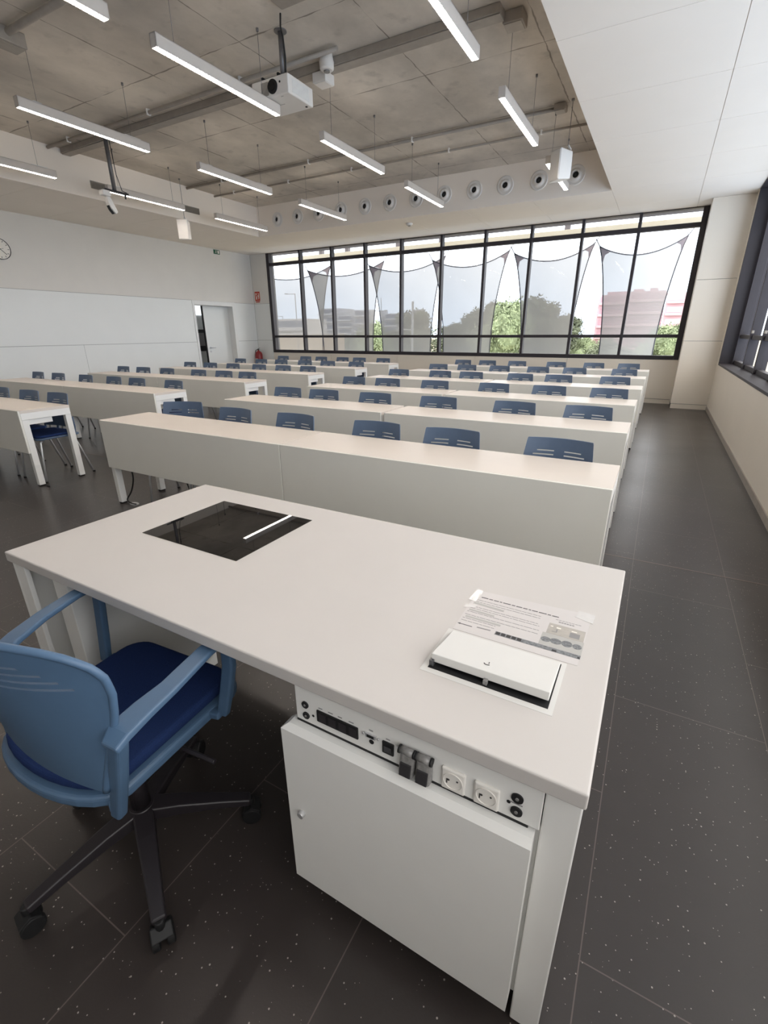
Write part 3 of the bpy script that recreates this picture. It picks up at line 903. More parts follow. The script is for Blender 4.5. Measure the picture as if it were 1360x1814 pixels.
# ------------------------------------------------------------------ student tables
HT = 0.74; DT = 0.466
def make_table(length):
    """origin: front-left floor corner; runs along +x, front (modesty panel) at y=0"""
    t = thing('student_table', '', 'table', (0, 0, 0), 0, None)
    Ln = length
    bm = B(); box(bm, 0.002, Ln - 0.002, 0.0182, DT, HT - 0.026, HT); obj('tabletop', bm, 'top', t, bevel=0.0012)
    bm = B(); box(bm, 0.0, Ln, 0.0, 0.018, 0.335, HT); obj('front_panel', bm, 'modesty', t, bevel=0.003)
    for x in (0.0, Ln - 0.05):
        bm = B(); box(bm, x + 0.001, x + 0.049, 0.0185, DT - 0.001, HT - 0.09, HT - 0.0265); obj('end_rail', bm, 'white_metal', t, bevel=0.003)
        for y in (0.0185, DT - 0.056):
            bm = B(); box(bm, x + 0.001, x + 0.049, y, y + 0.055, 0.014, HT - 0.09); lg = obj('leg', bm, 'white_metal', t, bevel=0.003)
            bm = B(); box(bm, x + 0.006, x + 0.044, y + 0.005, y + 0.05, 0.0, 0.0138); obj('leg_foot', bm, 'jet', lg)
    bm = B(); box(bm, 0.05, Ln - 0.05, DT - 0.05, DT - 0.02, HT - 0.075, HT - 0.0265); obj('rear_rail', bm, 'white_metal', t)
    bm = B(); box(bm, 0.015, Ln - 0.015, 0.05, 0.29, 0.600, 0.649); obj('cable_channel', bm, 'white_metal', t, bevel=0.004)
    return t
RYS = [2.242, 3.651, 5.101, 6.593, 8.112, 9.642]
RXE = [-0.080, -0.101, -0.118, -0.115, -0.120, -0.110]
RXS = [-2.024, -2.076, -2.091, -2.085, -2.09, -2.08]
RXL = [-3.995, -4.050, -4.06, -4.055, -4.06, -4.05]
LYS = [2.163, 3.630, 5.105, 6.588, 8.076, 9.565]
LXE = [-5.119, -5.178, -5.175, -5.173, -5.175, -5.227]
ROWN = ['front row', 'second row', 'third row', 'fourth row', 'fifth row', 'back row']
proto = make_table(1.945)
used = False
def place_table(x, y, lb, grp):
    global used
    t = proto if not used else copy_tree(proto)
    used = True
    t.location = (x, y, 0)
    t['label'] = lb
    t['group'] = grp
    return t
for i in range(6):
    place_table(RXE[i] - 1.945, RYS[i], 'long white table, right-hand one in the %s of the right block' % ROWN[i], 'long tables in the right block')
    place_table(RXS[i] - 0.006 - 1.945, RYS[i], 'long white table, left-hand one in the %s of the right block' % ROWN[i], 'long tables in the right block')
    place_table(LXE[i] - 1.945, LYS[i], 'long white table, right-hand one in the %s of the left block' % ROWN[i], 'long tables in the left block')
    place_table(LXE[i] - 1.951 - 1.945, LYS[i], 'long white table, left-hand one in the %s of the left block' % ROWN[i], 'long tables in the left block')

def cable(name, pts, r, lb):
    P = [Vector(p) for p in pts]
    out = []
    for i in range(len(P) - 1):
        p0 = P[max(i - 1, 0)]; p1 = P[i]; p2 = P[i + 1]; p3 = P[min(i + 2, len(P) - 1)]
        for k in range(6):
            t = k / 6
            out.append(0.5 * ((2 * p1) + (-p0 + p2) * t + (2 * p0 - 5 * p1 + 4 * p2 - p3) * t * t + (-p0 + 3 * p1 - 3 * p2 + p3) * t ** 3))
    out.append(P[-1])
    bm = B(); tube(bm, out, r, 8)
    return single(name, bm, 'cable', lb, 'cable', 'power cables under the front tables')
cable('power_cable', [(-3.90, 2.34, 0.59), (-3.86, 2.34, 0.40), (-3.80, 2.33, 0.26), (-3.86, 2.33, 0.12), (-3.92, 2.31, 0.03), (-3.86, 2.30, 0.008), (-3.79, 2.30, 0.008)], 0.006,
      'black power cable dangling by left leg of front table, right block')
cable('power_cable', [(-3.40, 2.48, 0.59), (-3.38, 2.50, 0.35), (-3.34, 2.52, 0.15), (-3.36, 2.52, 0.03), (-3.33, 2.53, 0.008)], 0.005,
      'thin black cable hanging under left half of front table, right block')
cable('power_cable', [(-5.20, 2.26, 0.59), (-5.19, 2.25, 0.35), (-5.20, 2.25, 0.15), (-5.17, 2.24, 0.03), (-5.10, 2.23, 0.008), (-5.03, 2.22, 0.008)], 0.006,
      'black power cable curling to the floor at aisle end, left block')
bm = B(); box(bm, -5.262, -5.222, 2.238, 2.276, 0.0, 0.598)
single('cable_duct', bm, 'white_metal', 'slim grey cable duct standing under aisle end of left front table', 'cable duct', bevel=0.004)
bm = B(); prism(bm, [(-3.83 + 0.05 * math.cos(2 * PI * k / 20), 2.31 + 0.03 * math.sin(2 * PI * k / 20)) for k in range(20)], 0.0, 0.006)
single('floor_socket', bm, 'chrome', 'small round metal floor socket beside left leg of front table', 'floor socket')

# ------------------------------------------------------------------ student chairs
def back_shell(bm, halfw, ypos, zs_, slots, thick=0.010, curve=0.05, nu=40):
    """curved back with real slots. halfw(z), ypos(z) functions; zs_ list of heights (ascending); slots: list of (u0,u1,za,zb)"""
    us = [-1 + 2 * k / nu for k in range(nu + 1)]
    def pt(u, z, off):
        hw = halfw(z)
        return (u * hw, ypos(z) + curve * (1 - u * u) + off, z)
    F = [[bm.verts.new(pt(u, z, 0)) for u in us] for z in zs_]
    K = [[bm.verts.new(pt(u, z, thick)) for u in us] for z in zs_]
    nz = len(zs_)
    solid = [[True] * nu for _ in range(nz - 1)]
    for j in range(nz - 1):
        zm = (zs_[j] + zs_[j + 1]) / 2
        for i in range(nu):
            um = (us[i] + us[i + 1]) / 2
            for (u0, u1, za, zb) in slots:
                if u0 < um < u1 and za < zm < zb:
                    solid[j][i] = False
    for j in range(nz - 1):
        for i in range(nu):
            if solid[j][i]:
                f1 = bm.faces.new((F[j][i], F[j][i + 1], F[j + 1][i + 1], F[j + 1][i])); f1.smooth = True
                f2 = bm.faces.new((K[j][i], K[j + 1][i], K[j + 1][i + 1], K[j][i + 1])); f2.smooth = True
                for (dj, di, a, b_) in ((0, -1, (j, i), (j + 1, i)), (0, 1, (j, i + 1), (j + 1, i + 1)), (-1, 0, (j, i), (j, i + 1)), (1, 0, (j + 1, i), (j + 1, i + 1))):
                    jj, ii = j + dj, i + di
                    if jj < 0 or ii < 0 or jj >= nz - 1 or ii >= nu or not solid[jj][ii]:
                        bm.faces.new((F[a[0]][a[1]], F[b_[0]][b_[1]], K[b_[0]][b_[1]], K[a[0]][a[1]]))

def make_student_chair():
    t = thing('student_chair', '', 'chair', (0, 0, 0), 0, None)
    # backrest (origin: floor under the seat centre, chair faces -y)
    zs_ = [0.50, 0.53, 0.57, 0.61, 0.66, 0.70, 0.737, 0.745, 0.760, 0.767, 0.79, 0.81, 0.822, 0.830, 0.835]
    def hw(z):
        w_ = 0.216 - (z - 0.5) * 0.115
        if z > 0.822: w_ -= (z - 0.822) ** 2 * 14
        return w_
    slots = [(-0.74, -0.17, 0.737, 0.745), (0.17, 0.74, 0.737, 0.745), (-0.66, -0.17, 0.760, 0.767), (0.17, 0.66, 0.760, 0.767)]
    bm = B(); back_shell(bm, hw, lambda z: 0.152 + (z - 0.74) * 0.22, zs_, slots, 0.009, 0.040)
    obj('backrest', bm, 'chair_blue', t)
    for s in (-1, 1):
        bm = B(); strap(bm, [(s * 0.15, 0.17, 0.43), (s * 0.15, 0.185, 0.50), (s * 0.145, 0.185, 0.60)], 0.035, 0.012, (1, 0, 0))
        obj('back_bracket', bm, 'chair_blue', t, bevel=0.003)
    bm = B()
    prism(bm, rounded(-0.225, 0.225, -0.225, 0.20, 0.06), 0.425, 0.443); obj('seat_shell', bm, 'chair_blue', t, bevel=0.006)
    bm = B()
    prism(bm, rounded(-0.212, 0.212, -0.213, 0.165, 0.055), 0.443, 0.468); obj('seat_pad', bm, 'navy', t, bevel=0.010, seg=3)
    for s in (-1, 1):
        bm = B(); tube(bm, [(s * 0.17, -0.15, 0.415), (s * 0.19, -0.19, 0.40), (s * 0.205, -0.235, 0.01)], 0.010, 10); lg = obj('leg', bm, 'chrome', t)
        bm = B(); tube(bm, [(s * 0.2055, -0.236, 0.014), (s * 0.2055, -0.236, 0.0)], 0.013, 10); obj('leg_cap', bm, 'jet', lg)
        bm = B(); tube(bm, [(s * 0.17, 0.10, 0.415), (s * 0.19, 0.14, 0.40), (s * 0.21, 0.245, 0.01)], 0.010, 10); lg = obj('leg', bm, 'chrome', t)
        bm = B(); tube(bm, [(s * 0.2105, 0.247, 0.014), (s * 0.2105, 0.247, 0.0)], 0.013, 10); obj('leg_cap', bm, 'jet', lg)
    bm = B(); tube(bm, [(-0.17, -0.15, 0.415), (0.17, -0.15, 0.415)], 0.009, 8); tube(bm, [(-0.17, 0.10, 0.415), (0.17, 0.10, 0.415)], 0.009, 8)
    obj('seat_frame', bm, 'chrome', t)
    return t
RC = [[-3.578, -2.94, -2.32, -1.604, -1.053, -0.412], [-3.561, -3.061, -2.434, -1.745, -1.034, -0.43],
      [-3.622, -3.086, -2.406, -1.655, -1.02, -0.404], [-3.697, -2.967, -2.45, -1.712, -1.181, -0.455],
      [-3.634, -3.077, -2.463, -1.801, -1.18, -0.438], [-3.715, -3.163, -2.53, -1.759, -1.063, -0.457]]
LC = [[-6.58, -5.95, -5.328], [-8.848, -8.184, -7.436, -6.754, -6.22, -5.47], [-8.808, -8.168, -7.528, -6.724, -6.124, -5.612],
      [-8.722, -8.099, -7.46, -6.764, -6.152, -5.572], [-8.752, -8.094, -7.487, -6.805, -6.185, -5.417], [-8.696, -7.964, -7.463, -6.816, -6.324, -5.663]]
RO = ['first', 'second', 'third', 'fourth', 'fifth', 'sixth']
chair0 = make_student_chair()
used_c = False
for blk, CH, Y in (('right block', RC, RYS), ('left block', LC, LYS)):
    for i, row in enumerate(CH):
        for k, x in enumerate(row[::-1]):
            c = chair0 if not used_c else copy_tree(chair0)
            used_c = True
            rz = random.uniform(-0.05, 0.05)
            if blk == 'right block' and i == 0 and k == 5:
                rz = math.radians(24)
            x = {-8.848: -8.77, -8.808: -8.77, -5.417: -5.46, -1.801: -1.785, -5.328: -5.405}.get(x, x)
            c.location = (x, Y[i] + 0.345 + random.uniform(-0.004, 0.006) + (0.085 if abs(rz) > 0.1 else 0), 0)
            c.rotation_euler = (0, 0, rz)
            c['label'] = 'slate blue slotted-back chair, %s from right in %s, %s' % (RO[k], ROWN[i], blk) + (', turned aside' if abs(rz) > 0.1 else '')
            c['group'] = 'student chairs behind the tables of the ' + blk

# ------------------------------------------------------------------ teacher's desk
DX0, DX1, DY_0, DY_1 = -1.774, 0.022, 0.600, 1.431
td = thing('teacher_desk', 'large white teacher desk with glass screen and cabinet, in the foreground', 'desk', (-0.87, 1.0, 0))
bm = B(); box(bm, DX0, DX1, DY_0, DY_1, 0.706, 0.740); obj('desktop', bm, 'desk', td, world=True, bevel=0.004, seg=3)
# right side panel
bm = B(); box(bm, -0.040, 0.018, 0.614, 1.40, 0.012, 0.7058); sp_ = obj('side_panel', bm, 'white_metal', td, world=True, bevel=0.003)
bm = B(); box(bm, -0.035, 0.012, 0.62, 0.70, 0.0, 0.0118); box(bm, -0.035, 0.012, 1.30, 1.38, 0.0, 0.0118); obj('foot_pad', bm, 'jet', td, world=True)
# left leg box: outer sheet, front return, inner duct
bm = B()
box(bm, -1.772, -1.757, 0.612, 1.40, 0.0, 0.7058)
box(bm, -1.757, -1.700, 0.612, 0.627, 0.0, 0.7058)
box(bm, -1.757, -1.60, 0.76, 0.775, 0.0, 0.7058)
obj('leg_housing', bm, 'white_metal', td, world=True, bevel=0.002)
bm = B(); box(bm, -1.60, -1.52, 0.64, 1.15, 0.0, 0.675); obj('leg_duct', bm, 'white_metal', td, world=True, bevel=0.003)
bm = B(); box(bm, -1.519, -0.60, 1.15, 1.168, 0.12, 0.7058); obj('modesty_panel', bm, 'modesty', td, world=True, bevel=0.002)
# cabinet
bm = B()
box(bm, -0.575, -0.0405, 0.625, 1.16, 0.088, 0.602); box(bm, -0.575, -0.0405, 0.70, 1.16, 0.602, 0.7055)
cab = obj('cabinet_body', bm, 'white_metal', td, world=True, bevel=0.002)
bm = B()
hexa(bm, [(-0.597, 0.585, 0.086), (-0.0475, 0.585, 0.086), (-0.0475, 0.6245, 0.086), (-0.597, 0.6245, 0.086),
          (-0.597, 0.585, 0.584), (-0.0475, 0.585, 0.584), (-0.0475, 0.6245, 0.584), (-0.597, 0.6245, 0.584)])
hexa(bm, [(-0.597, 0.585, 0.584), (-0.0475, 0.585, 0.584), (-0.0475, 0.6245, 0.584), (-0.597, 0.6245, 0.584),
          (-0.582, 0.598, 0.5965), (-0.0475, 0.598, 0.5965), (-0.0475, 0.6245, 0.5965), (-0.582, 0.6245, 0.5965)])
door = obj('cabinet_door', bm, 'white_metal', td, world=True)
bm = B(); box(bm, -0.570, -0.060, 0.6125, 0.6245, 0.597, 0.6033); obj('painted_gap_shade', bm, 'jet', td, world=True)  # black strip painted in as the shade between door and connector strip
bm = B(); tube(bm, [(-0.556, 0.586, 0.34), (-0.556, 0.574, 0.34)], 0.0085, 20); obj('door_lock', bm, 'chrome', door, world=True, bevel=0.001)
bm = B(); box(bm, -0.570, -0.0415, 0.612, 0.6245, 0.6035, 0.7055); box(bm, -0.570, -0.0415, 0.6245, 0.66, 0.688, 0.7055)
fas = obj('connector_strip', bm, 'white_metal', td, world=True, bevel=0.0015)
YF_ = 0.612
def fpart(name, bm, mat, **kw):
    return obj(name, bm, mat, fas, world=True, **kw)
for (x, z, r_) in ((-0.543, 0.652, 0.0088), (-0.542, 0.623, 0.0088), (-0.083, 0.657, 0.0105), (-0.082, 0.626, 0.0105)):
    bm = B(); disc_y(bm, x, YF_ + 0.001, z, r_, 0.004); disc_y(bm, x, YF_ - 0.002, z, r_ * 0.3, 0.0025, 8, 1)
    fpart('jack_socket', bm, ['jet', 'smoke_pale'])
for (x, z, r_) in ((-0.523, 0.630, 0.0030), (-0.097, 0.640, 0.0035), (-0.376, 0.632, 0.0055)):
    bm = B(); disc_y(bm, x, YF_ + 0.001, z, r_, 0.002, 14)
    fpart('small_socket', bm, 'jet')
bm = B(); box(bm, -0.512, -0.407, YF_ - 0.0035, YF_ + 0.001, 0.6225, 0.6535); fpart('connector_block', bm, 'jet', bevel=0.002)
bm = B()
for k in range(4):
    x = -0.507 + k * 0.0257
    box(bm, x + 0.002, x + 0.020, YF_ - 0.0048, YF_ - 0.0034, 0.627, 0.649)
fpart('connector_module', bm, 'black')
bm = B()
for (x0, x1, z) in ((-0.507, -0.497, 0.6585), (-0.482, -0.470, 0.6585), (-0.457, -0.447, 0.6585), (-0.430, -0.418, 0.6585), (-0.381, -0.372, 0.6605), (-0.342, -0.333, 0.6570), (-0.095, -0.073, 0.6415)):
    box(bm, x0, x1, YF_ - 0.0008, YF_ + 0.0005, z, z + 0.0022)
fpart('printed_marks', bm, 'ink_grey')
bm = B()
pts = [(-0.3870, 0.6435), (-0.3660, 0.6435), (-0.3635, 0.6535), (-0.3895, 0.6535)]
lo = [bm.verts.new((x, YF_ - 0.004, z)) for x, z in pts]; hi = [bm.verts.new((x, YF_ + 0.001, z)) for x, z in pts]
bm.faces.new(lo); bm.faces.new(hi[::-1])
for i in range(4): bm.faces.new((lo[i], lo[(i + 1) % 4], hi[(i + 1) % 4], hi[i]))
disc_y(bm, -0.3940, YF_, 0.6485, 0.0025, 0.004, 10); disc_y(bm, -0.3590, YF_, 0.6485, 0.0025, 0.004, 10)
fpart('video_port', bm, 'chrome')
bm = B(); box(bm, -0.3845, -0.3685, YF_ - 0.0048, YF_ - 0.0039, 0.6455, 0.6515); fpart('port_insert', bm, 'jet')
bm = B(); box(bm, -0.350, -0.324, YF_ - 0.004, YF_ + 0.001, 0.6215, 0.6515); fpart('network_socket', bm, 'jet', bevel=0.002)
bm = B(); box(bm, -0.345, -0.329, YF_ - 0.0052, YF_ - 0.0038, 0.628, 0.641); fpart('socket_shutter', bm, 'smoke', bevel=0.001)
# two lidded sockets
for x0 in (-0.307, -0.272):
    bm = B()
    hexa(bm, [(x0 + 0.001, YF_ - 0.022, 0.604), (x0 + 0.032, YF_ - 0.022, 0.604), (x0 + 0.033, YF_ + 0.001, 0.604), (x0, YF_ + 0.001, 0.604),
              (x0 + 0.001, YF_ - 0.012, 0.655), (x0 + 0.032, YF_ - 0.012, 0.655), (x0 + 0.033, YF_ + 0.001, 0.655), (x0, YF_ + 0.001, 0.655)])
    lid = fpart('lidded_socket', bm, 'smoke_pale', bevel=0.007, seg=3)
    bm = B()
    hexa(bm, [(x0 + 0.0045, YF_ - 0.0240, 0.6085), (x0 + 0.0285, YF_ - 0.0240, 0.6085), (x0 + 0.0285, YF_ - 0.0205, 0.6085), (x0 + 0.0045, YF_ - 0.0205, 0.6085),
              (x0 + 0.0045, YF_ - 0.0180, 0.6365), (x0 + 0.0285, YF_ - 0.0180, 0.6365), (x0 + 0.0285, YF_ - 0.0145, 0.6365), (x0 + 0.0045, YF_ - 0.0145, 0.6365)])
    obj('lid_window', bm, 'ink', lid, world=True, bevel=0.006, seg=3)
    bm = B(); tube(bm, [(x0 + 0.002, YF_ - 0.010, 0.661), (x0 + 0.031, YF_ - 0.010, 0.661)], 0.0075, 14); obj('hinge_barrel', bm, 'smoke_pale', lid, world=True)
    for xx in (x0 + 0.0, x0 + 0.031):
        bm = B(); tube(bm, [(xx - 0.001, YF_ - 0.010, 0.661), (xx + 0.003, YF_ - 0.010, 0.661)], 0.0085, 14)
        obj('hinge_end', bm, 'jet', lid, world=True)
# two white mains outlets
for x0 in (-0.2215, -0.1585):
    bm = B(); box(bm, x0, x0 + 0.046, YF_ - 0.006, YF_ + 0.001, 0.607, 0.658)
    so = fpart('mains_outlet', bm, 'white_plastic', bevel=0.003)
    bm = B()
    seg = 28
    cx_, cz_, ra, rb = x0 + 0.023, 0.6325, 0.0195, 0.0175
    for k in range(seg):
        a0, a1 = 2 * PI * k / seg, 2 * PI * (k + 1) / seg
        P = []
        for (yy) in (YF_ - 0.0075, YF_ - 0.0058):
            for (a, r_) in ((a0, rb), (a1, rb), (a1, ra), (a0, ra)):
                P.append((cx_ + r_ * math.cos(a), yy, cz_ + r_ * math.sin(a)))
        hexa(bm, P)
    obj('outlet_ring', bm, 'white_plastic', so, world=True)
    bm = B()
    disc_y(bm, cx_ - 0.0085, YF_ - 0.0055, cz_ + 0.001, 0.0024, 0.001, 10); disc_y(bm, cx_ + 0.0085, YF_ - 0.0055, cz_ + 0.004, 0.0020, 0.001, 10)
    box(bm, cx_ - 0.0125, cx_ - 0.0105, YF_ - 0.0068, YF_ - 0.0060, cz_ - 0.008, cz_ + 0.003)
    obj('pin_hole', bm, 'ink', so, world=True)
# glass screen
bm = B()
hexa(bm, [(-1.512, 0.918, 0.7395), (-1.048, 0.917, 0.7395), (-1.047, 1.304, 0.7395), (-1.511, 1.301, 0.7395),
          (-1.512, 0.918, 0.7412), (-1.048, 0.917, 0.7412), (-1.047, 1.304, 0.7412), (-1.511, 1.301, 0.7412)])
obj('glass_screen', bm, 'screen', td, world=True)
# flap box: inlay plate, well, lid
bm = B(); box(bm, -0.331, -0.060, 0.738, 0.905, 0.7395, 0.7408); obj('inlay_plate', bm, 'lid_white', td, world=True)
bm = B(); box(bm, -0.318, -0.070, 0.752, 0.897, 0.7409, 0.7416); obj('flap_well', bm, 'jet', td, world=True)
bm = B()
hexa(bm, [(-0.316, 0.764, 0.749), (-0.072, 0.764, 0.749), (-0.072, 0.894, 0.7418), (-0.316, 0.894, 0.7418),
          (-0.316, 0.766, 0.768), (-0.072, 0.766, 0.768), (-0.072, 0.894, 0.7465), (-0.316, 0.894, 0.7465)])
lid = obj('flap_lid', bm, 'lid_white', td, world=True, bevel=0.0015)
bm = B()
for k in range(7):
    a0 = PI + 0.15 + k * (PI - 0.7) / 7; a1 = a0 + (PI - 0.7) / 7
    zz = lambda y: 0.768 - (y - 0.766) * 0.168 + 0.0006
    p0 = (-0.203 + 0.0065 * math.cos(a0), 0.796 + 0.0055 * math.sin(a0)); p1 = (-0.203 + 0.0065 * math.cos(a1), 0.796 + 0.0055 * math.sin(a1))
    strap(bm, [(p0[0], p0[1], zz(p0[1])), (p1[0], p1[1], zz(p1[1]))], 0.0018, 0.0006, (p1[1] - p0[1], p0[0] - p1[0], 0))
strap(bm, [(-0.200, 0.797, 0.7636), (-0.2005, 0.803, 0.7626)], 0.0016, 0.0006, (1, 0, 0))
obj('finger_mark', bm, 'ink', lid, world=True)
bm = B(); box(bm, -0.199, -0.190, 0.755, 0.765, 0.7417, 0.7525); obj('flap_latch', bm, 'smoke_pale', td, world=True, bevel=0.001)
bm = B(); box(bm, -0.3175, -0.308, 0.757, 0.768, 0.7417, 0.7555); obj('flap_hinge', bm, 'smoke', td, world=True, bevel=0.001)

# ------------------------------------------------------------------ taped instruction sheet
sh = thing('instruction_sheet', 'printed instruction sheet taped on the desk behind the white flap box', 'paper', (-0.18, 1.02, 0.7401))
ZP = 0.7401
bm = B()
hexa(bm, [(-0.322, 0.909, ZP), (-0.040, 0.909, ZP), (-0.035, 1.128, ZP), (-0.327, 1.109, ZP),
          (-0.322, 0.909, ZP + 0.0006), (-0.040, 0.909, ZP + 0.0006), (-0.035, 1.128, ZP + 0.0006), (-0.327, 1.109, ZP + 0.0006)])
obj('sheet', bm, 'paper', sh, world=True)
ZI = ZP + 0.0007
def stroke(bm, x0, y0, x1, y1, w_, mi=0):
    strap(bm, [(x0, y0, ZI + 0.0001), (x1, y1, ZI + 0.0001)], w_, 0.0002, (0, 1, 0), mi)
bm = B()
x = -0.306
for wl in (0.018, 0.010, 0.013, 0.006, 0.020, 0.009, 0.015, 0.011, 0.006, 0.014, 0.019, 0.008, 0.016, 0.012):
    if x + wl > -0.103: break
    stroke(bm, x, 1.0785, x + wl, 1.079, 0.0030)
    x += wl + 0.0028
obj('title_text', bm, 'ink', sh, world=True)
bm = B()
ylist = [1.062, 1.052, 1.026, 1.017, 0.999, 0.984, 0.966, 0.955]
for yi in ylist:
    x = -0.318
    random.seed(int(yi * 1000))
    xe_ = random.choice((-0.147, -0.142, -0.139)) if yi > 0.98 else -0.235
    while x < xe_:
        wl = random.uniform(0.005, 0.020)
        stroke(bm, x, yi, min(x + wl, xe_), yi - 0.0004, 0.0016)
        x += wl + 0.0018
obj('body_text', bm, 'ink_grey', sh, world=True)
bm = B()
for (x0, y0, x1, y1, w_) in ((-0.316, 1.044, -0.235, 1.040, 0.008), (-0.316, 1.008, -0.25, 1.006, 0.007), (-0.314, 0.975, -0.225, 0.974, 0.007)):
    stroke(bm, x0, y0, x1, y1, w_)
obj('shaded_lines', bm, 'ink_pale', sh, world=True)
bm = B(); stroke(bm, -0.314, 0.937, -0.284, 0.937, 0.0022)
strap(bm, [(-0.321, 0.937, ZI), (-0.314, 0.937, ZI)], [0.0002, 0.006], 0.0002, (0, 1, 0)); obj('arrow_mark', bm, 'ink', sh, world=True)
bm = B(); stroke(bm, -0.273, 0.941, -0.240, 0.943, 0.0040); obj('logo_strip', bm, 'ink_grey', sh, world=True)
# long photo of the connector strip
bm = B()
box(bm, -0.228, -0.038, 0.933, 0.947, ZI, ZI + 0.0002)
obj('strip_photo', bm, 'print_grey', sh, world=True)
bm = B()
for k in range(5):
    x = -0.226 + k * 0.0125
    box(bm, x, x + 0.0095, 0.935, 0.946, ZI + 0.00025, ZI + 0.0004)
box(bm, -0.098, -0.088, 0.934, 0.941, ZI + 0.00025, ZI + 0.0004)
box(bm, -0.044, -0.039, 0.934, 0.940, ZI + 0.00025, ZI + 0.0004)
obj('photo_dark_patches', bm, 'ink', sh, world=True)
bm = B(); box(bm, -0.123, -0.040, 1.000, 1.045, ZI, ZI + 0.0002); obj('panel_photo', bm, 'print_tan', sh, world=True)
bm = B()
for (a, b_, c, d) in ((-0.118, -0.112, 1.030, 1.034), (-0.104, -0.094, 1.028, 1.033), (-0.070, -0.058, 1.030, 1.034)):
    box(bm, a, b_, c, d, ZI + 0.00025, ZI + 0.0004)
obj('photo_white_patches', bm, 'sign_white', sh, world=True)
bm = B()
for (a, b_, c, d) in ((-0.072, -0.050, 1.006, 1.026), (-0.112, -0.100, 1.010, 1.012), (-0.103, -0.100, 1.013, 1.024)):
    box(bm, a, b_, c, d, ZI + 0.00025, ZI + 0.0004)
obj('photo_grey_patches', bm, 'ink_grey', sh, world=True)
bm = B()
box(bm, -0.130, -0.038, 0.949, 0.999, ZI, ZI + 0.0002)
obj('socket_photo', bm, 'ink_pale', sh, world=True)
bm = B()
for (cx_, cy_, rx, ry) in ((-0.118, 0.972, 0.011, 0.010), (-0.096, 0.974, 0.013, 0.011), (-0.072, 0.976, 0.012, 0.012), (-0.050, 0.976, 0.010, 0.010)):
    prism(bm, [(cx_ + rx * math.cos(2 * PI * k / 20), cy_ + ry * math.sin(2 * PI * k / 20)) for k in range(20)], ZI + 0.00025, ZI + 0.0004)
obj('photo_round_sockets', bm, 'print_grey', sh, world=True)
bm = B(); x = -0.112
while x < -0.055:
    stroke(bm, x, 1.0665, x + 0.006, 1.0665, 0.0016); x += 0.0075
x = -0.104
while x < -0.068:
    stroke(bm, x, 1.058, x + 0.005, 1.058, 0.004); x += 0.0062
obj('caption_text', bm, 'ink_grey', sh, world=True)
for pts in (((-0.334, 1.052), (-0.312, 1.048), (-0.312, 1.112), (-0.330, 1.116)), ((-0.332, 1.010), (-0.304, 1.022), (-0.304, 1.036), (-0.332, 1.026)),
            ((-0.072, 1.100), (-0.030, 1.088), (-0.028, 1.130), (-0.068, 1.134))):
    bm = B(); prism(bm, pts, ZI + 0.0001, ZI + 0.0004); obj('tape_piece', bm, 'tape', sh, world=True)

# ------------------------------------------------------------------ office chair
oc = thing('office_chair', 'blue swivel armchair with navy seat pad pulled up to the teacher desk', 'chair', (-1.105, 0.505, 0), math.radians(4))
rot = Matrix.Rotation(-math.radians(4), 3, 'Z')
def loc_(x, y, z):          # world -> chair-local
    v = rot @ Vector((x + 1.105, y - 0.505, 0)); return (v.x, v.y, z)
hub = Vector(loc_(-1.079, 0.488, 0))
for k in range(5):
    a = math.radians(-101.8 - 4 + 72 * k)
    d = Vector((math.cos(a), math.sin(a), 0)); sd_ = Vector((-d.y, d.x, 0))
    p = [hub + d * 0.02 + Vector((0, 0, 0.125)), hub + d * 0.10 + Vector((0, 0, 0.118)), hub + d * 0.22 + Vector((0, 0, 0.095)), hub + d * 0.295 + Vector((0, 0, 0.078))]
    bm = B(); strap(bm, p, [0.055, 0.048, 0.038, 0.034], [0.045, 0.038, 0.028, 0.024], sd_)
    arm = obj('base_arm', bm, 'black', oc, bevel=0.006, seg=3)
    wc = hub + d * 0.295
    bm = B()
    for s in (-1, 1):
        c0 = wc + sd_ * (s * 0.008) + Vector((0, 0, 0.029)); c1 = wc + sd_ * (s * 0.026) + Vector((0, 0, 0.029))
        tube(bm, [c0, c1], 0.028, 20)
    tube(bm, [wc + Vector((0, 0, 0.05)), wc + Vector((0, 0, 0.085))], 0.012, 10)
    strap(bm, [wc - d * 0.02 + Vector((0, 0, 0.045)), wc + Vector((0, 0, 0.062)), wc + d * 0.025 + Vector((0, 0, 0.045))], 0.050, 0.010, sd_)
    obj('caster', bm, 'jet', arm, bevel=0.003)
bm = B()
tube(bm, [hub + Vector((0, 0, 0.09)), hub + Vector((0, 0, 0.10)), hub + Vector((0, 0, 0.15))], [0.04, 0.045, 0.032], 20)
tube(bm, [hub + Vector((0, 0, 0.15)), hub + Vector((0, 0, 0.30))], 0.025, 18)
tube(bm, [hub + Vector((0, 0, 0.30)), hub + Vector((0, 0, 0.375))], 0.014, 14)
obj('gas_column', bm, 'black', oc)
bm = B(); box(bm, hub.x - 0.09, hub.x + 0.09, hub.y - 0.12, hub.y + 0.12, 0.36, 0.395)
tube(bm, [(hub.x + 0.08, hub.y + 0.05, 0.378), (hub.x + 0.26, hub.y + 0.06, 0.372)], 0.007, 8)
obj('tilt_mechanism', bm, 'black', oc, bevel=0.004)
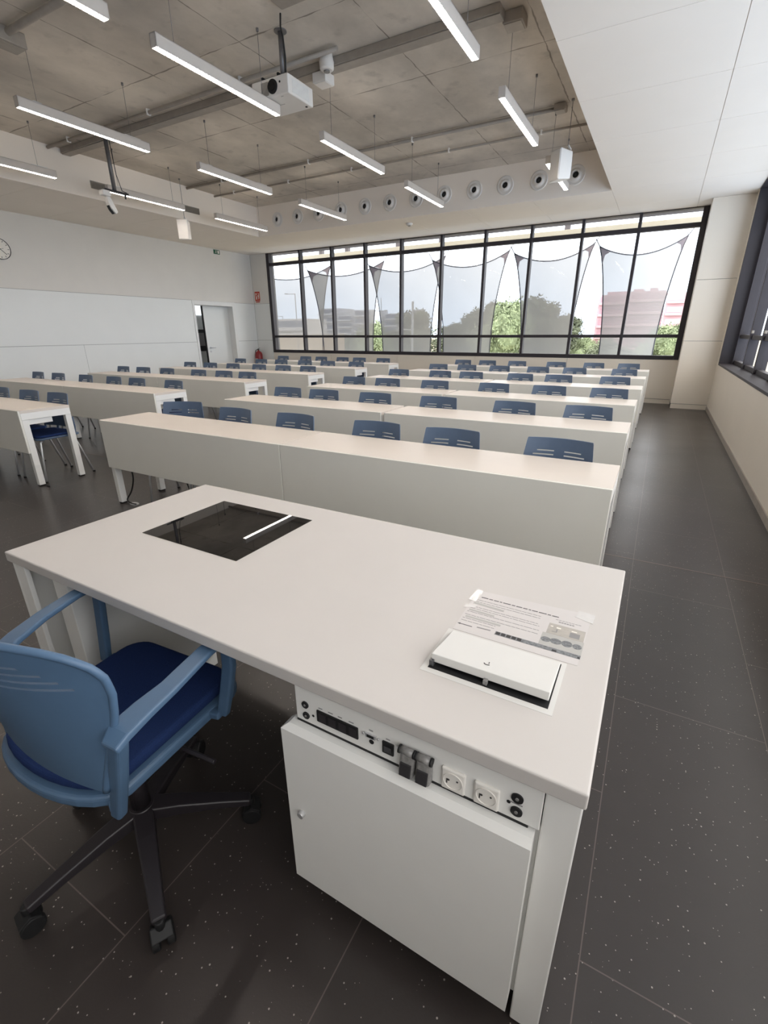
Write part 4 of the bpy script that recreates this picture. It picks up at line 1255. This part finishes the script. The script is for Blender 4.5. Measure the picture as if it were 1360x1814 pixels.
# seat shell and pad
SEAT_DX = -0.032
def seat_outline(g_, n_=14):
    pts = []
    for k in range(7):   # front right corner
        a = 0 + k * PI / 2 / 6; pts.append((0.215 + g_ - 0.07 + 0.07 * math.cos(a), 0.262 + g_ - 0.07 + 0.07 * math.sin(a)))
    for k in range(7):
        a = PI / 2 + k * PI / 2 / 6; pts.append((-0.215 - g_ + 0.07 + 0.07 * math.cos(a), 0.262 + g_ - 0.07 + 0.07 * math.sin(a)))
    for k in range(n_ + 1):
        a = PI + k * PI / n_
        x_ = (0.215 + g_) * math.cos(a); y_ = -0.125 + (0.085 + g_) * math.sin(a)
        pts.append((x_, y_))
    return [(x + SEAT_DX, y) for x, y in pts]
bm = B(); prism(bm, seat_outline(0.012), 0.396, 0.428); obj('seat_shell', bm, 'office_blue', oc, bevel=0.010, seg=3)
bm = B(); prism(bm, seat_outline(-0.006), 0.428, 0.462); obj('seat_pad', bm, 'navy', oc, bevel=0.014, seg=4)
# arms (world points turned into the chair's own frame)
def LP(pts): return [loc_(*p) for p in pts]
for rear, front, arm_p, aw in (
        ([(-0.806, 0.352, 0.650), (-0.850, 0.354, 0.52), (-0.905, 0.358, 0.375)],
         [(-0.838, 0.668, 0.685), (-0.842, 0.669, 0.60), (-0.868, 0.668, 0.50), (-0.893, 0.666, 0.415)],
         [(-0.806, 0.334, 0.650), (-0.818, 0.365, 0.660), (-0.822, 0.42, 0.668), (-0.820, 0.485, 0.678), (-0.836, 0.60, 0.690), (-0.840, 0.655, 0.691), (-0.840, 0.683, 0.680)],
         [0.046, 0.062, 0.058, 0.048, 0.044, 0.040, 0.034]),
        ([(-1.322, 0.352, 0.650), (-1.335, 0.352, 0.52), (-1.350, 0.350, 0.375)],
         [(-1.388, 0.665, 0.685), (-1.396, 0.662, 0.60), (-1.402, 0.655, 0.50), (-1.402, 0.645, 0.415)],
         [(-1.322, 0.334, 0.650), (-1.318, 0.365, 0.660), (-1.345, 0.42, 0.668), (-1.370, 0.50, 0.678), (-1.384, 0.60, 0.690), (-1.388, 0.655, 0.691), (-1.388, 0.680, 0.680)],
         [0.046, 0.060, 0.054, 0.046, 0.042, 0.040, 0.034])):
    bm = B(); strap(bm, LP(rear), [0.036, 0.036, 0.034], [0.030, 0.029, 0.026], (1, 0, 0)); obj('rear_post', bm, 'office_blue', oc, bevel=0.008, seg=3)
    bm = B(); strap(bm, LP(front), [0.034, 0.036, 0.036, 0.034], 0.022, (1, 0, 0)); obj('front_post', bm, 'office_blue', oc, bevel=0.006, seg=3)
    bm = B(); strap(bm, LP(arm_p), aw, [0.018, 0.019, 0.018, 0.017, 0.016, 0.016, 0.018], (1, 0, 0)); obj('armrest', bm, 'office_blue', oc, bevel=0.006, seg=3)
    sx_ = 1 if rear[0][0] > -1 else -1
    bm = B(); strap(bm, LP([(-0.95 if sx_ > 0 else -1.29, 0.375, 0.408), (rear[2][0], 0.357, 0.405)]), 0.03, 0.02, (0, 1, 0)); obj('seat_bracket', bm, 'office_blue', oc, bevel=0.004)
    bm = B(); strap(bm, LP([(-0.95 if sx_ > 0 else -1.33, 0.650, 0.412), (front[3][0], 0.660, 0.418)]), 0.03, 0.02, (0, 1, 0)); obj('seat_bracket', bm, 'office_blue', oc, bevel=0.004)
# back: wraps forward at the sides
def lerp_tab(tab, z):
    for (a, va), (b2, vb) in zip(tab[:-1], tab[1:]):
        if z <= b2:
            q = (z - a) / (b2 - a); return va + (vb - va) * q
    return tab[-1][1]
HWT = [(0.495, 0.232), (0.56, 0.246), (0.64, 0.262), (0.70, 0.276), (0.75, 0.284), (0.79, 0.282), (0.82, 0.270), (0.845, 0.248), (0.862, 0.220), (0.874, 0.182), (0.880, 0.14)]
CXB, = (-1.105,)
def bx_(z): return lerp_tab(HWT, z)
def by_(x, z):
    yc = lerp_tab([(0.495, 0.300), (0.66, 0.272), (0.80, 0.250), (0.88, 0.238)], z)
    c_ = lerp_tab([(0.495, 0.045), (0.66, 0.100), (0.80, 0.110), (0.88, 0.105)], z)
    return yc + c_ * ((x - CXB) / 0.28) ** 2
zs_ = [0.495, 0.52, 0.56, 0.60, 0.64, 0.68, 0.72, 0.75, 0.768, 0.774, 0.786, 0.792, 0.804, 0.810, 0.822, 0.828, 0.845, 0.862, 0.874, 0.880]
SL = [(0.235, 0.768, 0.774), (0.215, 0.786, 0.792), (0.190, 0.804, 0.810), (0.165, 0.822, 0.828)]
bm = B()
nu = 60
us = [-1 + 2 * k / nu for k in range(nu + 1)]
def bpt(u, z, off):
    x = CXB + u * bx_(z)
    return loc_(x, by_(x, z) + off, z)
Fg = [[bm.verts.new(bpt(u, z, 0)) for u in us] for z in zs_]
Kg = [[bm.verts.new(bpt(u, z, 0.009)) for u in us] for z in zs_]
solid = [[not any(za < (zs_[j] + zs_[j + 1]) / 2 < zb and abs((us[i] + us[i + 1]) / 2 * bx_(zs_[j])) < hw_ for hw_, za, zb in SL) for i in range(nu)] for j in range(len(zs_) - 1)]
for j in range(len(zs_) - 1):
    for i in range(nu):
        if solid[j][i]:
            f1 = bm.faces.new((Fg[j][i], Fg[j][i + 1], Fg[j + 1][i + 1], Fg[j + 1][i])); f1.smooth = True
            f2 = bm.faces.new((Kg[j][i], Kg[j + 1][i], Kg[j + 1][i + 1], Kg[j][i + 1])); f2.smooth = True
            for (dj, di, a, b2) in ((0, -1, (j, i), (j + 1, i)), (0, 1, (j, i + 1), (j + 1, i + 1)), (-1, 0, (j, i), (j, i + 1)), (1, 0, (j + 1, i), (j + 1, i + 1))):
                jj, ii = j + dj, i + di
                if jj < 0 or ii < 0 or jj >= len(zs_) - 1 or ii >= nu or not solid[jj][ii]:
                    bm.faces.new((Fg[a[0]][a[1]], Fg[b2[0]][b2[1]], Kg[b2[0]][b2[1]], Kg[a[0]][a[1]]))
bk = obj('backrest', bm, 'office_blue', oc)
bm = B()
path = [bpt(1, 0.495 + (0.880 - 0.495) * k / 26, 0.0045) for k in range(27)]
path += [bpt(1 - 2 * k / 16, 0.880, 0.0045) for k in range(1, 16)]
path += [bpt(-1, 0.880 - (0.880 - 0.495) * k / 26, 0.0045) for k in range(27)]
tube(bm, path, 0.0080, 12)
obj('back_rim', bm, 'office_blue', bk)

# ------------------------------------------------------------------ outside: facade, nets
bm = B(); box(bm, -14, 3, YB + 0.30, 12.17, 3.55, 3.75)
struct('ceiling_facade_eaves', bm, 'eaves')
bm = B(); box(bm, -14, 3, 13.0, 13.14, 3.51, 3.61)
beam = single('facade_beam', bm, 'cream_beam', 'cream horizontal beam outside along the top of the window', 'beam', bevel=0.005)
posts_x = [-9.55, -8.6, -5.6, -2.4, -6.9]
for x in posts_x:
    bm = B(); box(bm, x - 0.06, x + 0.06, 13.141, 13.26, 3.62, 3.78); obj('beam_bracket', bm, 'eaves', beam, world=True)
PXL = [-11.30, -9.36, -7.28, -5.41, -3.34, -1.51]
PXR = [-9.65, -7.70, -5.72, -3.91, -1.83, 0.11]
NO = ['leftmost', 'second from left', 'third from left', 'third from right', 'second from right', 'rightmost']
def nettop(a, b_, s, zl=3.09, zr=3.40, sag=0.26):
    return a + (b_ - a) * s, 12.2 + 1.6 * s, zl + (zr - zl) * s - sag * 4 * s * (1 - s)
for i in range(6):
    a, b_ = PXL[i], PXR[i]
    net = thing('shade_net', 'grey see-through shade net outside the window, %s' % NO[i], 'shade net', ((a + b_) / 2, 13.0, -1.6), 0, 'shade nets hung outside the window')
    NU, NV = 16, 24
    def P(s, t):
        x0, y0, z0 = nettop(a, b_, s)
        bow = 0.27 * math.sin(PI * min(1, t * 1.0)) ** 0.75
        sx = a + bow + (b_ - a - 2 * bow) * s
        sy = 12.2 + 1.6 * (sx - a) / (b_ - a)
        return (sx, sy, z0 * (1 - t) + (-1.6) * t)
    bm = B()
    V = [[bm.verts.new(P(u / NU, t / NV)) for u in range(NU + 1)] for t in range(NV + 1)]
    for t in range(NV):
        for u in range(NU):
            f = bm.faces.new((V[t][u], V[t][u + 1], V[t + 1][u + 1], V[t + 1][u])); f.smooth = True
    obj('net_fabric', bm, 'net', net, world=True)
    for pts in ([P(0, t / NV) for t in range(NV + 1)], [P(1, t / NV) for t in range(NV + 1)], [P(u / NU, 0) for u in range(NU + 1)]):
        bm = B(); tube(bm, pts, 0.013, 8); obj('edge_cable', bm, 'net_cable', net, world=True)
    for s0, sg in ((0.0, 1), (1.0, -1)):
        c0 = Vector(P(s0, 0)); c1 = Vector(P(s0 + sg * 0.13, 0.0)); c2 = Vector(P(s0, 0.07)); cm_ = (c1 + c2) / 2 + (c0 - (c1 + c2) / 2) * 0.25
        bm = B()
        lo = [bm.verts.new(p + Vector((0, -0.006, 0))) for p in (c0, c1, cm_, c2)]; hi = [bm.verts.new(p + Vector((0, 0.006, 0))) for p in (c0, c1, cm_, c2)]
        bm.faces.new(lo); bm.faces.new(hi[::-1])
        for k in range(4): bm.faces.new((lo[k], lo[(k + 1) % 4], hi[(k + 1) % 4], hi[k]))
        obj('corner_patch', bm, 'fin', net, world=True)
        bm = B(); e = Vector((c0.x - sg * 0.10, c0.y, c0.z + 0.16)); tube(bm, [c0, e], 0.009, 8); tube(bm, [c0, c0 + Vector((sg * 0.05, 0, 0.07)), c0 + Vector((sg * 0.10, 0, 0.02))], 0.007, 6)
        obj('corner_hook', bm, 'net_cable', net, world=True)

# ------------------------------------------------------------------ outside: ground, trees, buildings
GZ = -4.0
bm = B(); box(bm, -260, 120, 14.5, 420, GZ - 0.5, GZ)
struct('ground', bm, 'ground')
bm = B(); box(bm, -150, -90, 120, 190, GZ, GZ + 0.05)
struct('ground_paved_lot', bm, 'sand')

def make_tree(leaf, seed, nleaf=9000, spread=1.0):
    random.seed(seed)
    t = thing('tree', '', 'tree', (0, 0, GZ), 0, None)
    bm = B()
    tube(bm, [(0, 0, 0), (0.1, 0, 1.5), (0.0, 0.1, 3.2), (0.2, 0, 5.0)], [0.32, 0.26, 0.2, 0.1], 8)
    for k in range(6):
        a = k * PI / 3 + random.random(); r_ = random.uniform(1.6, 2.8)
        tube(bm, [(0, 0.05, 2.2 + 0.3 * k), (r_ * 0.5 * math.cos(a), r_ * 0.5 * math.sin(a), 3.6 + .3 * k), (r_ * math.cos(a), r_ * math.sin(a), 4.6 + .4 * k)], [0.14, 0.09, 0.04], 6)
    obj('trunk', bm, 'trunk', t)
    bm = B()
    blobs = []
    for k in range(16):
        a = random.uniform(0, 2 * PI); r_ = random.uniform(0, 3.0) * spread; z = random.uniform(1.6, 8.0)
        f_ = 1 - abs(z - 4.2) / 6.5
        blobs.append((Vector((r_ * f_ * math.cos(a), r_ * f_ * math.sin(a), z)), random.uniform(1.1, 2.0) * f_ + 0.3))
    for c, r_ in blobs:      # inner mass
        bmesh.ops.create_icosphere(bm, subdivisions=2, radius=r_ * 0.72, matrix=Matrix.Translation(c))
    for v in bm.verts:
        v.co += Vector((random.uniform(-.12, .12), random.uniform(-.12, .12), random.uniform(-.12, .12)))
    for k in range(nleaf):
        c, r_ = random.choice(blobs)
        d = Vector((random.gauss(0, 1), random.gauss(0, 1), random.gauss(0, 1))).normalized()
        p = c + d * r_ * (random.uniform(0.7, 1.16) if k % 6 else random.uniform(1.1, 1.42))
        e1 = Vector((random.gauss(0, 1), random.gauss(0, 1), random.gauss(0, 1))).normalized() * random.uniform(0.12, 0.26)
        e2 = d.cross(e1).normalized() * random.uniform(0.07, 0.14)
        bm.faces.new([bm.verts.new(p - e1), bm.verts.new(p + e2), bm.verts.new(p + e1), bm.verts.new(p - e2)])
    obj('crown', bm, leaf, t)
    return t
tp = {'dark': make_tree('leaf_dark', 1), 'mid': make_tree('leaf_mid', 2), 'light': make_tree('leaf_light', 3)}
usedt = set()
def tree(kind, x, y, sx, sz, rz, k, lb):
    t = tp[kind] if kind not in usedt else copy_tree(tp[kind])
    usedt.add(kind)
    t.location = (x * k, y * k, GZ)
    top = 9.0 * sz + GZ - CAM_Z
    t.scale = (sx * k, sx * k, (CAM_Z + top * k - GZ) / 9.0)
    t.rotation_euler = (0, 0, rz)
    t['label'] = lb
    t['group'] = 'trees outside the window'
tree('light', -33.9, 58, 0.75, 0.78, 0.3, 0.8, 'small bright green tree seen through the left net gap')
tree('dark', -29.5, 60, 1.25, 0.90, 0.0, 1.0, 'olive bushy tree left of the tall street pole')
tree('dark', -25.0, 64, 1.0, 0.72, 1.3, 1.35, 'low olive tree just behind the tall street pole')
tree('mid', -21.6, 66, 1.0, 0.66, 0.8, 1.9, 'low grey-green bush right of the tall street pole')
tree('dark', -19.2, 58, 0.95, 0.88, 2.2, 1.0, 'dark tree left of the bright green one')
tree('light', -15.9, 57, 0.90, 1.02, 1.1, 0.9, 'tallest bright green tree seen in the middle net gap')
tree('dark', -17.6, 61, 1.05, 0.97, 3.3, 1.65, 'dark tree directly behind the tall bright green one')
tree('dark', -12.9, 60, 1.20, 1.0, 4.1, 1.15, 'broad dark round-topped tree right of the bright green one')
tree('dark', -10.2, 62, 0.75, 0.80, 5.0, 1.5, 'smaller dark tree at right edge of the broad one')
tree('light', -8.9, 70, 0.45, 0.55, 2.0, 1.0, 'slim pale green shrub left of the pink building')
tree('mid', -4.8, 56, 0.85, 0.52, 2.9, 0.9, 'grey-green bush in front of the pink building')
tree('light', 0.3, 60, 0.75, 0.70, 0.9, 1.0, 'yellow-green tree at right edge before the pink building')
tree('mid', -46, 75, 1.5, 0.62, 0.5, 1.0, 'wide grey-green thicket at far left of the view')
tree('mid', -39.5, 72, 1.5, 0.62, 1.9, 1.3, 'grey-green thicket behind the second window bay')
tree('mid', -66, 79, 1.4, 0.60, 3.9, 1.0, 'grey-green thicket behind the first window bay')

def building(loc, sx, sy, h, wall, recess, lb, floors, rz=0, parapet=()):
    t = thing('apartment_building', lb, 'building', loc, rz)
    bm = B(); box(bm, -sx / 2, sx / 2, -sy / 2, sy / 2, 0, h); obj('wall_block', bm, wall, t)
    fh = h / floors
    for k in range(floors):
        bm = B(); box(bm, -sx / 2 + 0.4, sx / 2 - 0.4, -sy / 2 - 0.08, -sy / 2 + 0.01, k * fh + fh * 0.40, k * fh + fh * 0.85)
        obj('window_row', bm, recess, t)
        bm = B(); box(bm, -sx / 2 + 0.2, sx / 2 - 0.2, -sy / 2 - 0.7, -sy / 2 + 0.01, k * fh + fh * 0.12, k * fh + fh * 0.34)
        obj('balcony', bm, wall, t)
    for (a, b_, hh) in parapet:
        bm = B(); box(bm, a, b_, -sy / 4, sy / 4, h, h + hh); obj('roof_box', bm, wall, t)
    return t
building((-9.0, 104, GZ), 4.6, 8, 11.4, 'pink', 'pink_dark', 'left wing of pink apartment block seen at right', 6, 0, ((-1.2, 2.0, 0.6),))
building((-3.6, 105, GZ), 5.6, 10, 11.8, 'pink', 'pink_dark', 'middle wing of pink apartment block seen at right', 6, 0, ((-2.4, -0.8, 0.5), (0.2, 1.4, 0.6)))
building((0.9, 103, GZ), 3.0, 8, 11.3, 'pink', 'bld_pale', 'right wing of pink apartment block with pale balconies', 6, 0)
for (x, y, sx, h, lb) in ((-64.0, 108, 5.0, 9.2, 'tall grey far building behind the third window bay'), (-70.5, 110, 4.5, 8.2, 'grey far building behind the mullion of second bay'),
                          (-77, 112, 6.0, 10.0, 'grey far building left of the second mullion'), (-58.5, 112, 3.5, 8.4, 'narrow grey far building behind the third mullion')):
    building((x, y, GZ), sx, 8, h + 1.2, 'bld_grey', 'bld_window', lb, 6)
building((-72.0, 90, GZ), 9.0, 8, 8.2, 'bld_pale', 'bld_window', 'low pale building behind the first window bay', 3)

tb = thing('low_building', 'low tan flat-roofed building seen in the bottom left window pane', 'building', (-46.5, 57.5, GZ))
bm = B(); box(bm, -5.4, 5.4, -4, 4, 0, 5.15); obj('wall_block', bm, 'sand', tb)
bm = B(); box(bm, -5.5, 5.5, -4.1, 4.1, 5.15, 5.3); obj('roof_edge', bm, 'bld_pale', tb)

def street_pole(name, lb, x, y, h, arms, r=0.09):
    t = thing(name, lb, 'street pole', (x, y, GZ))
    bm = B(); tube(bm, [(0, 0, 0), (0, 0, h)], [r, r * 0.7], 10); obj('pole', bm, 'street_pole', t)
    for (z, dx) in arms:
        bm = B(); tube(bm, [(0, 0, z), (dx, 0, z + 0.05)], r * 0.5, 8); ob = obj('arm', bm, 'street_pole', t)
        bm = B(); box(bm, dx - 0.15, dx + 0.15, -0.08, 0.08, z + 0.02, z + 0.12); obj('lamp_head', bm, 'street_pole', ob)
    return t
street_pole('utility_pole', 'tall grey street pole with bracket arm, left of window centre', -24.35, 50, 8.5, ((7.55, 1.35), (5.6, -1.6)), 0.17)
street_pole('street_lamp', 'thin street lamp outside the first window bay', -40.5, 50, 9.9, ((9.85, -1.4),), 0.07)
street_pole('street_lamp', 'shorter thin street lamp outside the first window bay', -53.0, 62, 7.9, ((7.8, -1.5),), 0.07)
street_pole('street_lamp', 'thin mast with cross arm seen beside the crossing nets', -28.3, 50, 9.0, ((7.6, 0.6), (7.6, -0.6)), 0.05)

# daylight portals that guide sampling through the two windows
def portal(name, loc, sx, sy, rot_):
    l = bpy.data.lights.new(name, 'AREA'); l.shape = 'RECTANGLE'; l.size = sx; l.size_y = sy
    l.cycles.is_portal = True
    o = bpy.data.objects.new(name, l); C.objects.link(o); o.location = loc; o.rotation_euler = rot_
portal('daylight_portal', ((WX0 + WX1) / 2, YB + 0.16, (WZ0 + WZ1) / 2), WX1 - WX0, WZ1 - WZ0, (-PI / 2, 0, 0))
portal('daylight_portal', (XR + 0.32, (RY0 + RY1) / 2, (RZ0 + RZ1) / 2), RZ1 - RZ0, RY1 - RY0, (0, PI / 2, 0))
